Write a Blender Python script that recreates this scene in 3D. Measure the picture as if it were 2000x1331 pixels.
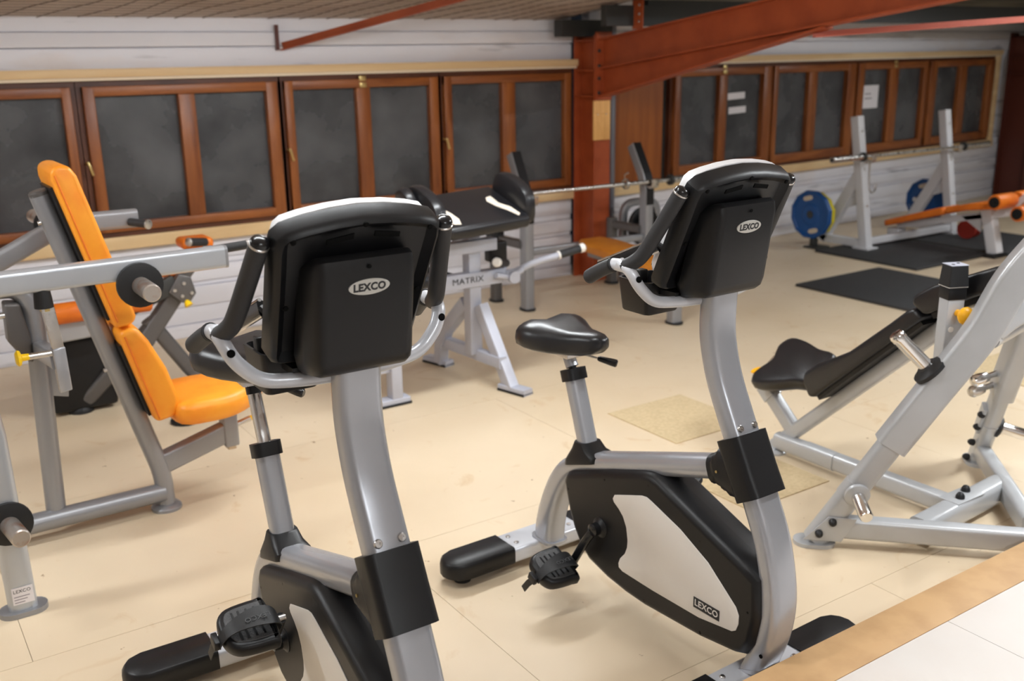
import bpy, bmesh, math, random
from mathutils import Vector, Matrix
random.seed(7)
for _o in list(bpy.data.objects): bpy.data.objects.remove(_o, do_unlink=True)
S = bpy.context.scene
COL = S.collection
# ------------------------------------------------------------------ camera
def make_camera():
    pit, yaw, roll = [math.radians(a) for a in (16.05, 33.66, -0.94)]
    f = Vector((math.sin(yaw)*math.cos(pit), math.cos(yaw)*math.cos(pit), -math.sin(pit)))
    r = f.cross(Vector((0, 0, 1))).normalized(); u = r.cross(f)
    r2 = r*math.cos(roll)+u*math.sin(roll); u2 = -r*math.sin(roll)+u*math.cos(roll)
    cd = bpy.data.cameras.new('camera'); c = bpy.data.objects.new('camera', cd); COL.objects.link(c)
    m = Matrix((r2, u2, -f)).transposed().to_4x4(); m.translation = (0, 0, 1.75)
    c.matrix_world = m
    cd.sensor_width = 36; cd.lens = 34.99; cd.clip_start = .05; cd.clip_end = 100
    cd.dof.use_dof = True; cd.dof.focus_distance = 2.45; cd.dof.aperture_fstop = 3.4
    S.camera = c
make_camera()
# ------------------------------------------------------------------ world, lights, exposure
S.view_settings.view_transform = 'Standard'; S.view_settings.look = 'None'
S.view_settings.gamma = 1; S.view_settings.use_curve_mapping = False
S.view_settings.exposure = 0.1
W = bpy.data.worlds.new('night'); S.world = W; W.use_nodes = True
W.node_tree.nodes['Background'].inputs[0].default_value = (.30, .36, .5, 1)
W.node_tree.nodes['Background'].inputs[1].default_value = .02
ROOF_SLOPE = .12
def ceil_z(y): return 2.0+ROOF_SLOPE*(6.4-y)
LAMPS = [(.9, 2.1, 10), (-1.0, 3.6, 24), (2.3, 3.8, 27), (3.9, 1.0, 56), (6.2, 2.3, 46), (.9, -1.4, 38), (9.0, 3.9, 24)]
def lamp_light(x, y, p):
    l = bpy.data.lights.new('tube_light', 'AREA'); l.shape = 'RECTANGLE'; l.size = 1.2; l.size_y = .22
    l.energy = p; l.color = (.925, .972, 1)
    o = bpy.data.objects.new('tube_light', l); COL.objects.link(o)
    o.location = (x, y, ceil_z(y)-.165)
for a in LAMPS: lamp_light(*a)
# ------------------------------------------------------------------ materials
def srgb(r, g, b):
    return tuple(((c/255)/12.92 if c/255 <= .04045 else ((c/255+.055)/1.055)**2.4) for c in (r, g, b))+(1,)
MATS = {}
def mat(name, col, rough=.5, metal=0, coat=0, noise=None, bump=None, spec=.5, rvar=None):
    """noise=(scale, second colour, low, high)  bump=(scale, strength, distance)"""
    if name in MATS: return MATS[name]
    m = bpy.data.materials.new(name); m.use_nodes = True; nt = m.node_tree; b = nt.nodes['Principled BSDF']
    b.inputs['Base Color'].default_value = col; b.inputs['Roughness'].default_value = rough
    b.inputs['Metallic'].default_value = metal; b.inputs['Coat Weight'].default_value = coat
    b.inputs['Coat Roughness'].default_value = .12
    b.inputs['Specular IOR Level'].default_value = spec
    tc = nt.nodes.new('ShaderNodeTexCoord')
    def nz(scale, detail=5):
        n = nt.nodes.new('ShaderNodeTexNoise'); n.inputs['Scale'].default_value = scale; n.inputs['Detail'].default_value = detail
        nt.links.new(tc.outputs['Object'], n.inputs['Vector']); return n
    if noise:
        n = nz(noise[0]); r = nt.nodes.new('ShaderNodeMapRange')
        r.inputs[1].default_value = noise[2]; r.inputs[2].default_value = noise[3]
        mx = nt.nodes.new('ShaderNodeMix'); mx.data_type = 'RGBA'
        nt.links.new(n.outputs['Fac'], r.inputs[0]); nt.links.new(r.outputs[0], mx.inputs['Factor'])
        mx.inputs['A'].default_value = col; mx.inputs['B'].default_value = noise[1]
        nt.links.new(mx.outputs['Result'], b.inputs['Base Color'])
    if rvar:
        n = nz(rvar[0]); r = nt.nodes.new('ShaderNodeMapRange'); r.inputs[3].default_value = rvar[1]; r.inputs[4].default_value = rvar[2]
        r.inputs[1].default_value = .35; r.inputs[2].default_value = .65
        nt.links.new(n.outputs['Fac'], r.inputs[0]); nt.links.new(r.outputs[0], b.inputs['Roughness'])
    if bump:
        n = nz(bump[0], 3); bp = nt.nodes.new('ShaderNodeBump'); bp.inputs['Strength'].default_value = bump[1]; bp.inputs['Distance'].default_value = bump[2]
        nt.links.new(n.outputs['Fac'], bp.inputs['Height']); nt.links.new(bp.outputs[0], b.inputs['Normal'])
    MATS[name] = m; return m
def wood(name, c1, c2, rough, stretch, scale=9.):
    m = bpy.data.materials.new(name); m.use_nodes = True; nt = m.node_tree; b = nt.nodes['Principled BSDF']
    b.inputs['Roughness'].default_value = rough
    tc = nt.nodes.new('ShaderNodeTexCoord'); mp = nt.nodes.new('ShaderNodeMapping'); mp.inputs['Scale'].default_value = stretch
    n = nt.nodes.new('ShaderNodeTexNoise'); n.inputs['Scale'].default_value = scale; n.inputs['Detail'].default_value = 7; n.inputs['Distortion'].default_value = .6
    r = nt.nodes.new('ShaderNodeValToRGB'); r.color_ramp.elements[0].color = c1; r.color_ramp.elements[1].color = c2
    r.color_ramp.elements[0].position = .32; r.color_ramp.elements[1].position = .68
    nt.links.new(tc.outputs['Object'], mp.inputs[0]); nt.links.new(mp.outputs[0], n.inputs['Vector'])
    nt.links.new(n.outputs['Fac'], r.inputs[0]); nt.links.new(r.outputs[0], b.inputs['Base Color'])
    MATS[name] = m; return m
SILVER = mat('silver_paint', srgb(176, 178, 184), .27, .5, .12)
BASE_SILVER = mat('base_silver', srgb(205, 207, 213), .32, .2, .2)
BLACK = mat('black_plastic', (.0075, .0075, .0085, 1), .40, bump=(420, .2, .0005), spec=.36)
GLOSS_BLACK = mat('gloss_black', (.008, .008, .009, 1), .22)
HOLE = mat('hole_black', (.003, .003, .003, 1), .8, spec=.1)
RUBBER = mat('rubber', (.013, .013, .014, 1), .5, spec=.4)
FOAM = mat('foam_grip', (.02, .02, .022, 1), .55, bump=(900, .3, .0004))
VINYL = mat('black_vinyl', (.011, .011, .013, 1), .32, bump=(260, .12, .0006))
ORANGE = mat('orange_vinyl', srgb(255, 164, 42), .42, noise=(9, srgb(250, 148, 32), .4, .68), bump=(180, .1, .0006))
DULL_ORANGE = mat('dull_orange_vinyl', srgb(232, 120, 26), .5, noise=(7, srgb(214, 104, 20), .4, .68))
SHADED_ORANGE = mat('shaded_orange_vinyl', srgb(205, 128, 38), .45, noise=(6, srgb(186, 108, 30), .4, .68))  # orange bench vinyl with the shadow on it mixed into the colour
GUN = mat('gunmetal_paint', srgb(150, 151, 155), .34, .45, .15)
SATIN = mat('satin_grey', srgb(186, 190, 196), .32, .5, .1)
DARKGUN = mat('dark_gunmetal', srgb(98, 95, 94), .4, .4)
LAV = mat('pale_grey_paint', srgb(190, 193, 206), .4, .1, .1, noise=(5, srgb(180, 182, 194), .45, .75))
GREY6 = mat('warm_grey_paint', srgb(188, 190, 193), .34, .15, .25, noise=(5, srgb(178, 180, 182), .45, .75))
RACKW = mat('rack_white', srgb(206, 205, 208), .45)
CHROME = mat('chrome', (.78, .77, .76, 1), .14, 1, rvar=(25, .08, .25))
STEEL = mat('brushed_steel', (.62, .6, .58, 1), .3, 1, rvar=(30, .22, .42))
WORN = mat('worn_steel', srgb(190, 182, 175), .34, .8, noise=(22, srgb(170, 120, 88), .5, .72))
YELLOW = mat('yellow_plastic', srgb(255, 208, 10), .4)
YELLOW2 = mat('amber_plastic', srgb(255, 184, 20), .4)
WHITE_PL = mat('white_plastic', srgb(236, 232, 226), .4)
SHELL = mat('cream_shell', srgb(238, 233, 226), .38, noise=(4, srgb(228, 223, 217), .45, .7))
CAPS = mat('console_silver', srgb(226, 226, 228), .36, .1)
OXIDE = mat('red_oxide_paint', srgb(166, 76, 36), .5, noise=(6, srgb(150, 64, 28), .4, .7), bump=(40, .1, .001))
PINKOX = mat('pale_oxide_paint', srgb(186, 90, 66), .5)  # paler, pinker red than the main oxide steel
MAROON = mat('maroon_paint', srgb(92, 42, 30), .5)
BLACKSTEEL = mat('dark_steel', (.03, .03, .028, 1), .5)
PAPER = mat('paper', srgb(238, 233, 236), .7)
INK = mat('ink', (.02, .02, .022, 1), .6)
FAINT = mat('faint_ink', srgb(150, 142, 150), .7)
LOGO_SILVER = mat('logo_silver', srgb(196, 194, 188), .35, .35)
BLUE = mat('blue_rubber', srgb(8, 74, 138), .42)
YELLOWP = mat('yellow_rubber', srgb(228, 210, 20), .45)
REDP = mat('red_rubber', srgb(176, 48, 34), .5)
MATR = mat('rubber_mat', (.03, .03, .031, 1), .7, noise=(160, (.06, .06, .062, 1), .55, .7), bump=(220, .5, .002))
CARPET = mat('beige_carpet', srgb(206, 184, 146), .9, noise=(60, srgb(190, 168, 130), .35, .7), bump=(300, .6, .002))
GALV = mat('grey_pipe', srgb(122, 122, 130), .45, .2)
BRASS = mat('brass', srgb(214, 190, 130), .3, .9)
TORN = mat('bare_backing', srgb(222, 208, 190), .8)
WOODF = wood('window_wood', srgb(118, 62, 28), srgb(160, 94, 44), .38, (1, 1, .12), 14)
WOODR = wood('window_wood_rail', srgb(118, 62, 28), srgb(160, 94, 44), .38, (.12, 1, 1), 14)
WOODD = wood('dark_window_wood', srgb(74, 36, 18), srgb(98, 52, 26), .42, (.3, 1, .3), 14)
PLY = wood('stained_plywood', srgb(132, 68, 22), srgb(160, 90, 34), .4, (3, 1, .2), 5)
TAN = wood('pale_trim', srgb(222, 186, 136), srgb(238, 208, 160), .5, (.1, 1, 1), 9)
TAN2 = wood('paler_trim', srgb(236, 216, 188), srgb(244, 228, 204), .5, (.1, 1, 1), 9)
PLATEW = wood('pine_plate', srgb(218, 158, 88), srgb(238, 186, 116), .5, (3, 1, .4), 6)
def cladding():
    m = mat('white_cladding', srgb(206, 205, 214), .5)
    nt = m.node_tree; b = nt.nodes['Principled BSDF']; tc = nt.nodes.new('ShaderNodeTexCoord')
    def nz(sc, stretch, d):
        mp = nt.nodes.new('ShaderNodeMapping'); mp.inputs['Scale'].default_value = stretch
        n = nt.nodes.new('ShaderNodeTexNoise'); n.inputs['Scale'].default_value = sc; n.inputs['Detail'].default_value = d
        nt.links.new(tc.outputs['Object'], mp.inputs[0]); nt.links.new(mp.outputs[0], n.inputs['Vector']); return n
    a = nz(1.2, (1, 1, 3), 6); c = nz(2.2, (.5, 1, 5), 8)
    r1 = nt.nodes.new('ShaderNodeMapRange'); r1.inputs[1].default_value = .55; r1.inputs[2].default_value = .8
    r2 = nt.nodes.new('ShaderNodeMapRange'); r2.inputs[1].default_value = .6; r2.inputs[2].default_value = .78
    nt.links.new(a.outputs['Fac'], r1.inputs[0]); nt.links.new(c.outputs['Fac'], r2.inputs[0])
    m1 = nt.nodes.new('ShaderNodeMix'); m1.data_type = 'RGBA'; m1.inputs['A'].default_value = srgb(234, 233, 240); m1.inputs['B'].default_value = srgb(228, 216, 210)
    m2 = nt.nodes.new('ShaderNodeMix'); m2.data_type = 'RGBA'; m2.inputs['B'].default_value = srgb(120, 120, 126)
    nt.links.new(r1.outputs[0], m1.inputs['Factor']); nt.links.new(m1.outputs['Result'], m2.inputs['A']); nt.links.new(r2.outputs[0], m2.inputs['Factor'])
    nt.links.new(m2.outputs['Result'], b.inputs['Base Color']); return m
CLAD = cladding()
def floor_mat():
    m = mat('cream_floor', srgb(232, 206, 168), .42); nt = m.node_tree; b = nt.nodes['Principled BSDF']; tc = nt.nodes.new('ShaderNodeTexCoord')
    geo = nt.nodes.new('ShaderNodeNewGeometry')
    def nz(sc, d, dist=0):
        n = nt.nodes.new('ShaderNodeTexNoise'); n.inputs['Scale'].default_value = sc; n.inputs['Detail'].default_value = d; n.inputs['Distortion'].default_value = dist
        nt.links.new(geo.outputs['Position'], n.inputs['Vector']); return n
    def rng(n, lo, hi):
        r = nt.nodes.new('ShaderNodeMapRange'); r.inputs[1].default_value = lo; r.inputs[2].default_value = hi; nt.links.new(n.outputs['Fac'], r.inputs[0]); return r
    def mix(f, a, bcol):
        x = nt.nodes.new('ShaderNodeMix'); x.data_type = 'RGBA'; nt.links.new(f.outputs[0], x.inputs['Factor'])
        if isinstance(a, tuple): x.inputs['A'].default_value = a
        else: nt.links.new(a.outputs['Result'], x.inputs['A'])
        x.inputs['B'].default_value = bcol; return x
    c = mix(rng(nz(1.1, 5), .35, .7), srgb(223, 204, 176), srgb(213, 192, 161))
    c = mix(rng(nz(5, 8, 1.5), .62, .8), c, srgb(202, 172, 132))
    c = mix(rng(nz(24, 2), .74, .78), c, srgb(150, 120, 84))
    nt.links.new(c.outputs['Result'], b.inputs['Base Color'])
    r = nt.nodes.new('ShaderNodeMapRange'); r.inputs[3].default_value = .34; r.inputs[4].default_value = .5; n = nz(3, 6); nt.links.new(n.outputs['Fac'], r.inputs[0]); nt.links.new(r.outputs[0], b.inputs['Roughness'])
    return m
FLOORM = floor_mat()
DECK = mat('pale_deck', srgb(214, 208, 202), .5, noise=(2, srgb(208, 198, 190), .4, .7))
EDGE = mat('brown_board', srgb(196, 158, 112), .6, noise=(9, srgb(180, 142, 98), .4, .7))
JOINT = mat('joint_dark', srgb(176, 146, 108), .8)
def glass_mat():
    m = mat('dusty_night_glass', (.04, .045, .052, 1), .22, spec=.5); nt = m.node_tree; b = nt.nodes['Principled BSDF']; tc = nt.nodes.new('ShaderNodeNewGeometry')
    n = nt.nodes.new('ShaderNodeTexNoise'); n.inputs['Scale'].default_value = 2.6; n.inputs['Detail'].default_value = 10; n.inputs['Distortion'].default_value = .15
    nt.links.new(tc.outputs['Position'], n.inputs['Vector'])
    r = nt.nodes.new('ShaderNodeValToRGB'); e = r.color_ramp.elements; e[0].position = .33; e[0].color = (.04, .042, .046, 1); e[1].position = .75; e[1].color = (.115, .118, .124, 1)
    nt.links.new(n.outputs['Fac'], r.inputs[0]); nt.links.new(r.outputs[0], b.inputs['Base Color'])
    rr = nt.nodes.new('ShaderNodeMapRange'); rr.inputs[3].default_value = .12; rr.inputs[4].default_value = .42; nt.links.new(n.outputs['Fac'], rr.inputs[0]); nt.links.new(rr.outputs[0], b.inputs['Roughness'])
    return m
GLASS = glass_mat()
CEILM = mat('stained_ceiling_board', srgb(208, 196, 188), .8, noise=(1.6, srgb(186, 170, 158), .35, .7), bump=(30, .4, .01))
WIREM = mat('rusty_wire', srgb(92, 76, 66), .6)
ROOFM = mat('grey_corrugated', srgb(120, 116, 104), .6, noise=(2, srgb(96, 94, 86), .4, .7))
# ------------------------------------------------------------------ mesh helpers
def cat(pts, n=6):
    """Catmull-Rom through pts"""
    P = [Vector(p) for p in pts]; P = [P[0]*2-P[1]]+P+[P[-1]*2-P[-2]]; out = []
    for i in range(1, len(P)-2):
        a, b, c, d = P[i-1:i+3]
        for k in range(n):
            t = k/n; out.append(.5*((2*b)+(-a+c)*t+(2*a-5*b+4*c-d)*t*t+(-a+3*b-3*c+d)*t**3))
    out.append(P[-2]); return out
def fillet(pts, r, n=5):
    """polyline with rounded corners"""
    P = [Vector(p) for p in pts]; out = [P[0]]
    for i in range(1, len(P)-1):
        a, b, c = P[i-1], P[i], P[i+1]; d1 = a-b; d2 = c-b
        q = min(r, d1.length*.48, d2.length*.48); s = b+d1.normalized()*q; e = b+d2.normalized()*q
        for k in range(n+1):
            t = k/n; out.append(s*(1-t)**2+b*2*t*(1-t)+e*t*t)
    out.append(P[-1]); return out
def circ(r, n=16): return [(r*math.cos(2*math.pi*i/n), r*math.sin(2*math.pi*i/n)) for i in range(n)]
def rrect(w, h, r, n=4):
    out = []; r = min(r, w/2-1e-4, h/2-1e-4)
    for cx, cy, a0 in ((w/2-r, h/2-r, 0), (-w/2+r, h/2-r, 90), (-w/2+r, -h/2+r, 180), (w/2-r, -h/2+r, 270)):
        for k in range(n+1):
            a = math.radians(a0+90*k/n); out.append((cx+r*math.cos(a), cy+r*math.sin(a)))
    return out
class MB:
    def __init__(s): s.v = []; s.f = []
    def ring(s, pts): i = len(s.v); s.v += [Vector(p) for p in pts]; return list(range(i, i+len(pts)))
    def bridge(s, a, b, close=True):
        n = len(a)
        for i in range(n if close else n-1):
            j = (i+1) % n; s.f.append((a[i], a[j], b[j], b[i]))
    def cap(s, r, flip=False): s.f.append(tuple(reversed(r)) if flip else tuple(r))
    def sweep(s, path, sec, up=(0, 0, 1), caps=True, scales=None):
        P = [Vector(p) for p in path]; up = Vector(up); prev = None; rings = []
        for i, p in enumerate(P):
            t = (P[min(i+1, len(P)-1)]-P[max(i-1, 0)]).normalized()
            side = t.cross(up)
            if side.length < 1e-4: side = prev if prev else t.orthogonal()
            side = side.normalized(); prev = side; n = side.cross(t).normalized()
            # miter
            k = 1.
            sc = scales[i] if scales else (1, 1)
            rings.append(s.ring([p+side*(a*sc[0])*k+n*(b*sc[1]) for a, b in sec]))
        for a, b in zip(rings, rings[1:]): s.bridge(a, b)
        if caps: s.cap(rings[0], True); s.cap(rings[-1])
        return s
    def tube(s, path, r, n=14, up=(0, 0, 1), caps=True): return s.sweep(path, circ(r, n), up, caps)
    def lathe(s, prof, base, axis, n=20):
        ax = Vector(axis).normalized(); u = ax.orthogonal().normalized(); w = ax.cross(u); base = Vector(base); rings = []
        for r, h in prof:
            rings.append(s.ring([base+ax*h+(u*math.cos(2*math.pi*i/n)+w*math.sin(2*math.pi*i/n))*max(r, 1e-4) for i in range(n)]))
        for a, b in zip(rings, rings[1:]): s.bridge(a, b)
        s.cap(rings[0], True); s.cap(rings[-1]); return s
    def box(s, lo, hi, M=None):
        x0, y0, z0 = lo; x1, y1, z1 = hi
        p = [Vector(q) for q in ((x0, y0, z0), (x1, y0, z0), (x1, y1, z0), (x0, y1, z0), (x0, y0, z1), (x1, y0, z1), (x1, y1, z1), (x0, y1, z1))]
        if M: p = [M @ q for q in p]
        r = s.ring(p); i = r[0]
        for q in ((3, 2, 1, 0), (4, 5, 6, 7), (0, 1, 5, 4), (1, 2, 6, 5), (2, 3, 7, 6), (3, 0, 4, 7)): s.f.append(tuple(i+k for k in q))
        return s
    def prism(s, outline, o, u, w, n, t0, t1):
        """outline in (u,w) plane at o, extruded along n from t0 to t1"""
        o, u, w, n = map(Vector, (o, u, w, n))
        a = s.ring([o+u*x+w*y+n*t0 for x, y in outline]); b = s.ring([o+u*x+w*y+n*t1 for x, y in outline])
        s.bridge(a, b); s.cap(a, True); s.cap(b); return s
def obj(name, mb, m, parent=None, bevel=0, seg=3, ang=38):
    me = bpy.data.meshes.new(name); me.from_pydata([tuple(v) for v in mb.v], [], mb.f); me.update()
    bm = bmesh.new(); bm.from_mesh(me); bmesh.ops.recalc_face_normals(bm, faces=bm.faces); bm.to_mesh(me); bm.free()
    for p in me.polygons: p.use_smooth = True
    me.set_sharp_from_angle(angle=math.radians(ang))
    me.materials.append(m)
    o = bpy.data.objects.new(name, me); COL.objects.link(o)
    if parent: o.parent = parent; o.matrix_parent_inverse = Matrix.Identity(4)
    if bevel:
        b = o.modifiers.new('bevel', 'BEVEL'); b.width = bevel; b.segments = seg; b.limit_method = 'ANGLE'; b.angle_limit = math.radians(40); b.harden_normals = False
        for p in me.polygons: p.use_smooth = True
        me.set_sharp_from_angle(angle=math.radians(180))
    return o
class Thing:
    """an Empty at the thing's base; parts are given in the coordinates of its frame"""
    def __init__(s, name, label, category, loc=(0, 0, 0), rz=0, group=None, frame_world=False, kind=None):
        s.e = bpy.data.objects.new(name, None); COL.objects.link(s.e); s.e.location = loc; s.e.rotation_euler = (0, 0, rz)
        s.e.empty_display_size = .1
        if label: s.e['label'] = label
        if category: s.e['category'] = category
        if group: s.e['group'] = group
        if kind: s.e['kind'] = kind
        s.off = Vector(loc) if frame_world else Vector((0, 0, 0))
    def part(s, name, mb, m, parent=None, bevel=0, seg=3, ang=38, label=None):
        if s.off.length and parent is None:
            for v in mb.v: v -= s.off
        elif s.off.length:
            for v in mb.v: v -= s.off
        o = obj(name, mb, m, parent or s.e, bevel, seg, ang)
        if label: o['label'] = label
        return o
def tag(o, label, category, group=None):
    o['label'] = label; o['category'] = category
    if group: o['group'] = group
    return o
def struct(o, label=None):
    o['kind'] = 'structure'
    if label: o['label'] = label
    return o
def text_part(t, name, body, size, o, u, w, m, parent=None, depth=.001, align='CENTER', squeeze=1., bold=0., cy=True):
    """flat lettering: o origin, u reading direction, w up"""
    c = bpy.data.curves.new('lettering', 'FONT'); c.body = body; c.size = size; c.extrude = depth; c.align_x = align
    c.align_y = 'CENTER' if cy else 'BOTTOM'; c.offset = bold; c.resolution_u = 3; c.space_character = 1.05
    tmp = bpy.data.objects.new('lettering', c); COL.objects.link(tmp)
    dg = bpy.context.evaluated_depsgraph_get(); me = bpy.data.meshes.new_from_object(tmp.evaluated_get(dg))
    bpy.data.objects.remove(tmp, do_unlink=True); bpy.data.curves.remove(c)
    u = Vector(u).normalized(); w = Vector(w).normalized(); n = u.cross(w); o = Vector(o)-t.off
    for v in me.vertices: v.co = o+u*v.co.x*squeeze+w*v.co.y+n*v.co.z
    me.materials.clear(); me.materials.append(m); me.name = name
    ob = bpy.data.objects.new(name, me); COL.objects.link(ob); ob.parent = parent or t.e
    return ob
def hexbolt(mb, p, ax, r=.008, h=.006): mb.lathe([(r, 0), (r, h*.6), (r*.7, h), (r*.35, h), (r*.35, h*.5)], p, ax, 12); return mb
# ================================================================== STRUCTURE
XL, XR, YN, YW = -3.0, 12.4, -3.4, 6.40
# floor: big sheets with thin joints
fl = obj('floor', MB().box((XL, YN, -.06), (XR, 7.2, -.012)), JOINT); struct(fl, 'cream painted sheet floor with faint joints')
ys = [YN, -1.69, -.51, .67, 1.845, 3.012, 4.19, 5.37, 7.1]
for i in range(len(ys)-1):
    xs = [XL]+[x for x in [(-2.2 if i % 2 else -1.0)+2.44*k for k in range(8)] if XL+.1 < x < XR-.1]+[XR]
    for a, b in zip(xs, xs[1:]):
        obj('floor_sheet', MB().box((a+.0008, ys[i]+.0008, -.012), (b-.0008, ys[i+1]-.0008, 0)), FLOORM, fl)
# raised platform nearest the camera
pf = Thing('floor_platform', 'pale raised platform with a brown edge board', None, (3, .5, 0), kind='structure', frame_world=True)
pf.part('riser', MB().box((XL, YN, 0), (XR, 1.545, .132)), EDGE)
pf.part('edge_board', MB().box((XL, 1.425, .132), (3.9, 1.565, .150)), EDGE, bevel=.001, label='brown edge board')
pf.part('edge_board', MB().box((3.902, 1.425, .132), (XR, 1.565, .150)), EDGE, bevel=.001)
for k, (a, b) in enumerate(((XL, -.2), (-.198, 2.45), (2.452, 4.9), (4.902, XR))):
    pf.part('deck_sheet', MB().box((a, .2, .132), (b, 1.4235, .149)), DECK)
    pf.part('deck_sheet', MB().box((a, YN, .132), (b, .198, .149)), DECK)
# walls: a frame along the wall; u along it, v into the room is negative
class WF:
    def __init__(s, ox, oy, ang): s.M = Matrix.Translation((ox, oy, 0)) @ Matrix.Rotation(ang, 4, 'Z')
    def box(s, mb, u0, u1, v0, v1, z0, z1): return mb.box((u0, v0, z0), (u1, v1, z1), s.M)
    def p(s, u, v, z): return s.M @ Vector((u, v, z))
FL = WF(0, 6.40, 0); FR = WF(5.15, 6.40, math.atan(.0735))
def toU(x): return (x-5.15)*1.0027
def clad_wall(name, F, u0, u1, label, top):
    b = MB(); F.box(b, u0, u1, .03, .10, 0, .70); F.box(b, u0, u1, .03, .10, 1.63, top)
    F.box(b, u0, u1, .09, .12, .6, 1.7)
    w = struct(obj(name, b, CLAD), label)
    z = .0; k = 0
    hs = [.045, .118, .012, .118, .012, .05, .118, .012, .146]
    pos = [(0, .085, .0), (.089, .20, .012), (.204, .33, .0), (.334, .36, .018), (.364, .46, .0), (.464, .50, .012), (.504, .632, .0)]
    for a, c, d in pos:
        obj('cladding_board', F.box(MB(), u0, u1, d, .05, a, c), CLAD, w, .003, 2)
    for a, c, d in [(1.70, 1.822, .0), (1.828, 1.912, -.012), (1.914, top, .004)]:
        obj('cladding_board', F.box(MB(), u0, u1, d, .05, a, c), CLAD, w, .004, 2)
    return w
clad_wall('wall_back', FL, XL, 4.86, 'white horizontal cladding under and over the windows', 2.03)
clad_wall('wall_back_right', FR, -.12, 6.9, 'white horizontal cladding of the far bay beyond the column', 2.2)
# sills and head trims
def trim(name, parts, label):
    t = Thing(name, label, None, kind='structure')
    for n, mb, m in parts: t.part(n, mb, m, bevel=.002, seg=2)
    return t
trim('trim_1', [('head_board', FL.box(MB(), XL, 4.87, -.075, .03, 1.657, 1.706), TAN), ('head_strip', FL.box(MB(), XL, 4.86, -.068, .03, 1.639, 1.656), TAN2)], 'pale timber head trim above the left windows')
trim('trim_2', [('sill_board', FL.box(MB(), XL, 4.87, -.055, .03, .634, .712), TAN)], 'pale timber sill under the left windows')
trim('trim_3', [('head_board', FR.box(MB(), .3, 6.33, -.06, .03, 1.66, 1.709), TAN), ('head_strip', FR.box(MB(), .3, 6.28, -.055, .03, 1.642, 1.659), TAN2)], 'pale timber head trim over the far windows')
trim('trim_4', [('sill_board', FR.box(MB(), 0, 6.33, -.05, .03, .612, .69), TAN), ('side_board', FR.box(MB(), 6.24, 6.31, -.05, .03, .69, 1.66), TAN)], 'pale timber sill and end trim of the far windows')
# windows
def handle(t, F, u, z, par):
    o = t.part('handle', MB().lathe([(.012, 0), (.012, .012), (.007, .02), (.007, .034)], F.p(u, -.066, z), (0, -1, 0), 12).tube([F.p(u, -.1, z+.008), F.p(u+.006, -.104, z-.02), F.p(u+.018, -.102, z-.07)], .0085, 8), BRASS, par, label='small brass window catch')
def window(n, F, u0, u1, panes, zs, label, hs=None, hinge=None):
    z0, z1, p0, p1 = zs
    t = Thing('window_%d' % n, label, None, kind='structure')
    t.part('frame_head', F.box(MB(), u0-.03, u1+.03, -.03, .06, z1, 1.66), WOODD)
    t.part('frame_sill', F.box(MB(), u0-.03, u1+.03, -.035, .06, .69, z0), WOODD)
    t.part('frame_post', F.box(MB(), u0-.035, u0-.002, -.028, .06, z0, z1), WOODD)
    t.part('frame_post', F.box(MB(), u1+.002, u1+.035, -.028, .06, z0, z1), WOODD)
    sash = t.part('sash_rail', F.box(MB(), u0, u1, -.06, .0, p1, z1), WOODR, bevel=.004, seg=2)
    t.part('sash_rail', F.box(MB(), u0, u1, -.06, .0, z0, p0), WOODR, bevel=.004, seg=2)
    (a, b), (c, d) = panes
    st = t.part('sash_stile', F.box(MB(), u0, a, -.061, .0, z0, z1), WOODF, bevel=.004, seg=2)
    t.part('sash_stile', F.box(MB(), d, u1, -.061, .0, z0, z1), WOODF, bevel=.004, seg=2)
    t.part('mullion', F.box(MB(), b, c, -.057, .0, p0, p1), WOODF, bevel=.004, seg=2)
    for x, y in panes: t.part('pane', F.box(MB(), x-.01, y+.01, -.008, -.002, p0-.01, p1+.01), GLASS, label='dusty dark pane')
    if hs: handle(t, F, hs, 1.17, st)
    if hinge:
        hp = t.part('hinge', F.box(F.box(MB(), hinge-.025, hinge+.025, -.068, -.055, z1-.012, z1+.02), hinge-.025, hinge+.025, -.072, -.055, z1-.055, z1-.022), BRASS, sash, bevel=.003)
    return t
ZL = (.745, 1.606, .80, 1.55)
window(1, FL, .05, 1.185, [(.115, .56), (.665, 1.135)], ZL, 'brown wooden window at the left edge, behind the orange backrest')
window(9, FL, -1.14, -.015, [(-1.08, -.63), (-.53, -.08)], ZL, 'brown wooden window beyond the left edge, before the side wall')
window(2, FL, 1.25, 2.435, [(1.315, 1.80), (1.90, 2.36)], ZL, 'brown wooden window with two dark panes, second from the left', 1.225)
window(3, FL, 2.485, 3.63, [(2.54, 2.995), (3.095, 3.56)], ZL, 'brown wooden window with a brass hinge at its head', 2.475, 3.04)
window(4, FL, 3.68, 4.81, [(3.74, 4.175), (4.29, 4.752)], ZL, 'brown wooden window next to the red steel column', 3.66)
ZR = (.72, 1.61, .80, 1.545)
for n, a, b, ps, lab, hg in ((5, 5.955, 7.235, [(6.025, 6.52), (6.62, 7.12)], 'brown wooden window with two white paper strips on its glass', 6.57),
                         (6, 7.27, 8.55, [(7.33, 7.80), (7.93, 8.42)], 'brown wooden window of the far bay with no papers, left of the notice', None),
                         (7, 8.60, 9.87, [(8.70, 9.17), (9.32, 9.80)], 'brown wooden window carrying the white paper notice', 9.24),
                         (8, 9.93, 11.30, [(10.06, 10.55), (10.70, 11.18)], 'dim brown wooden window farthest right in the corner', None)):
    window(n, FR, toU(a), toU(b), [(toU(p), toU(q)) for p, q in ps], ZR, lab, None, toU(hg) if hg else None)
wp = Thing('wall_panel', 'stained plywood panel between column and far windows', None, kind='structure')
wp.part('plywood_sheet', FR.box(MB(), .02, toU(5.845), -.02, .02, .69, 1.66), PLY)
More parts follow.
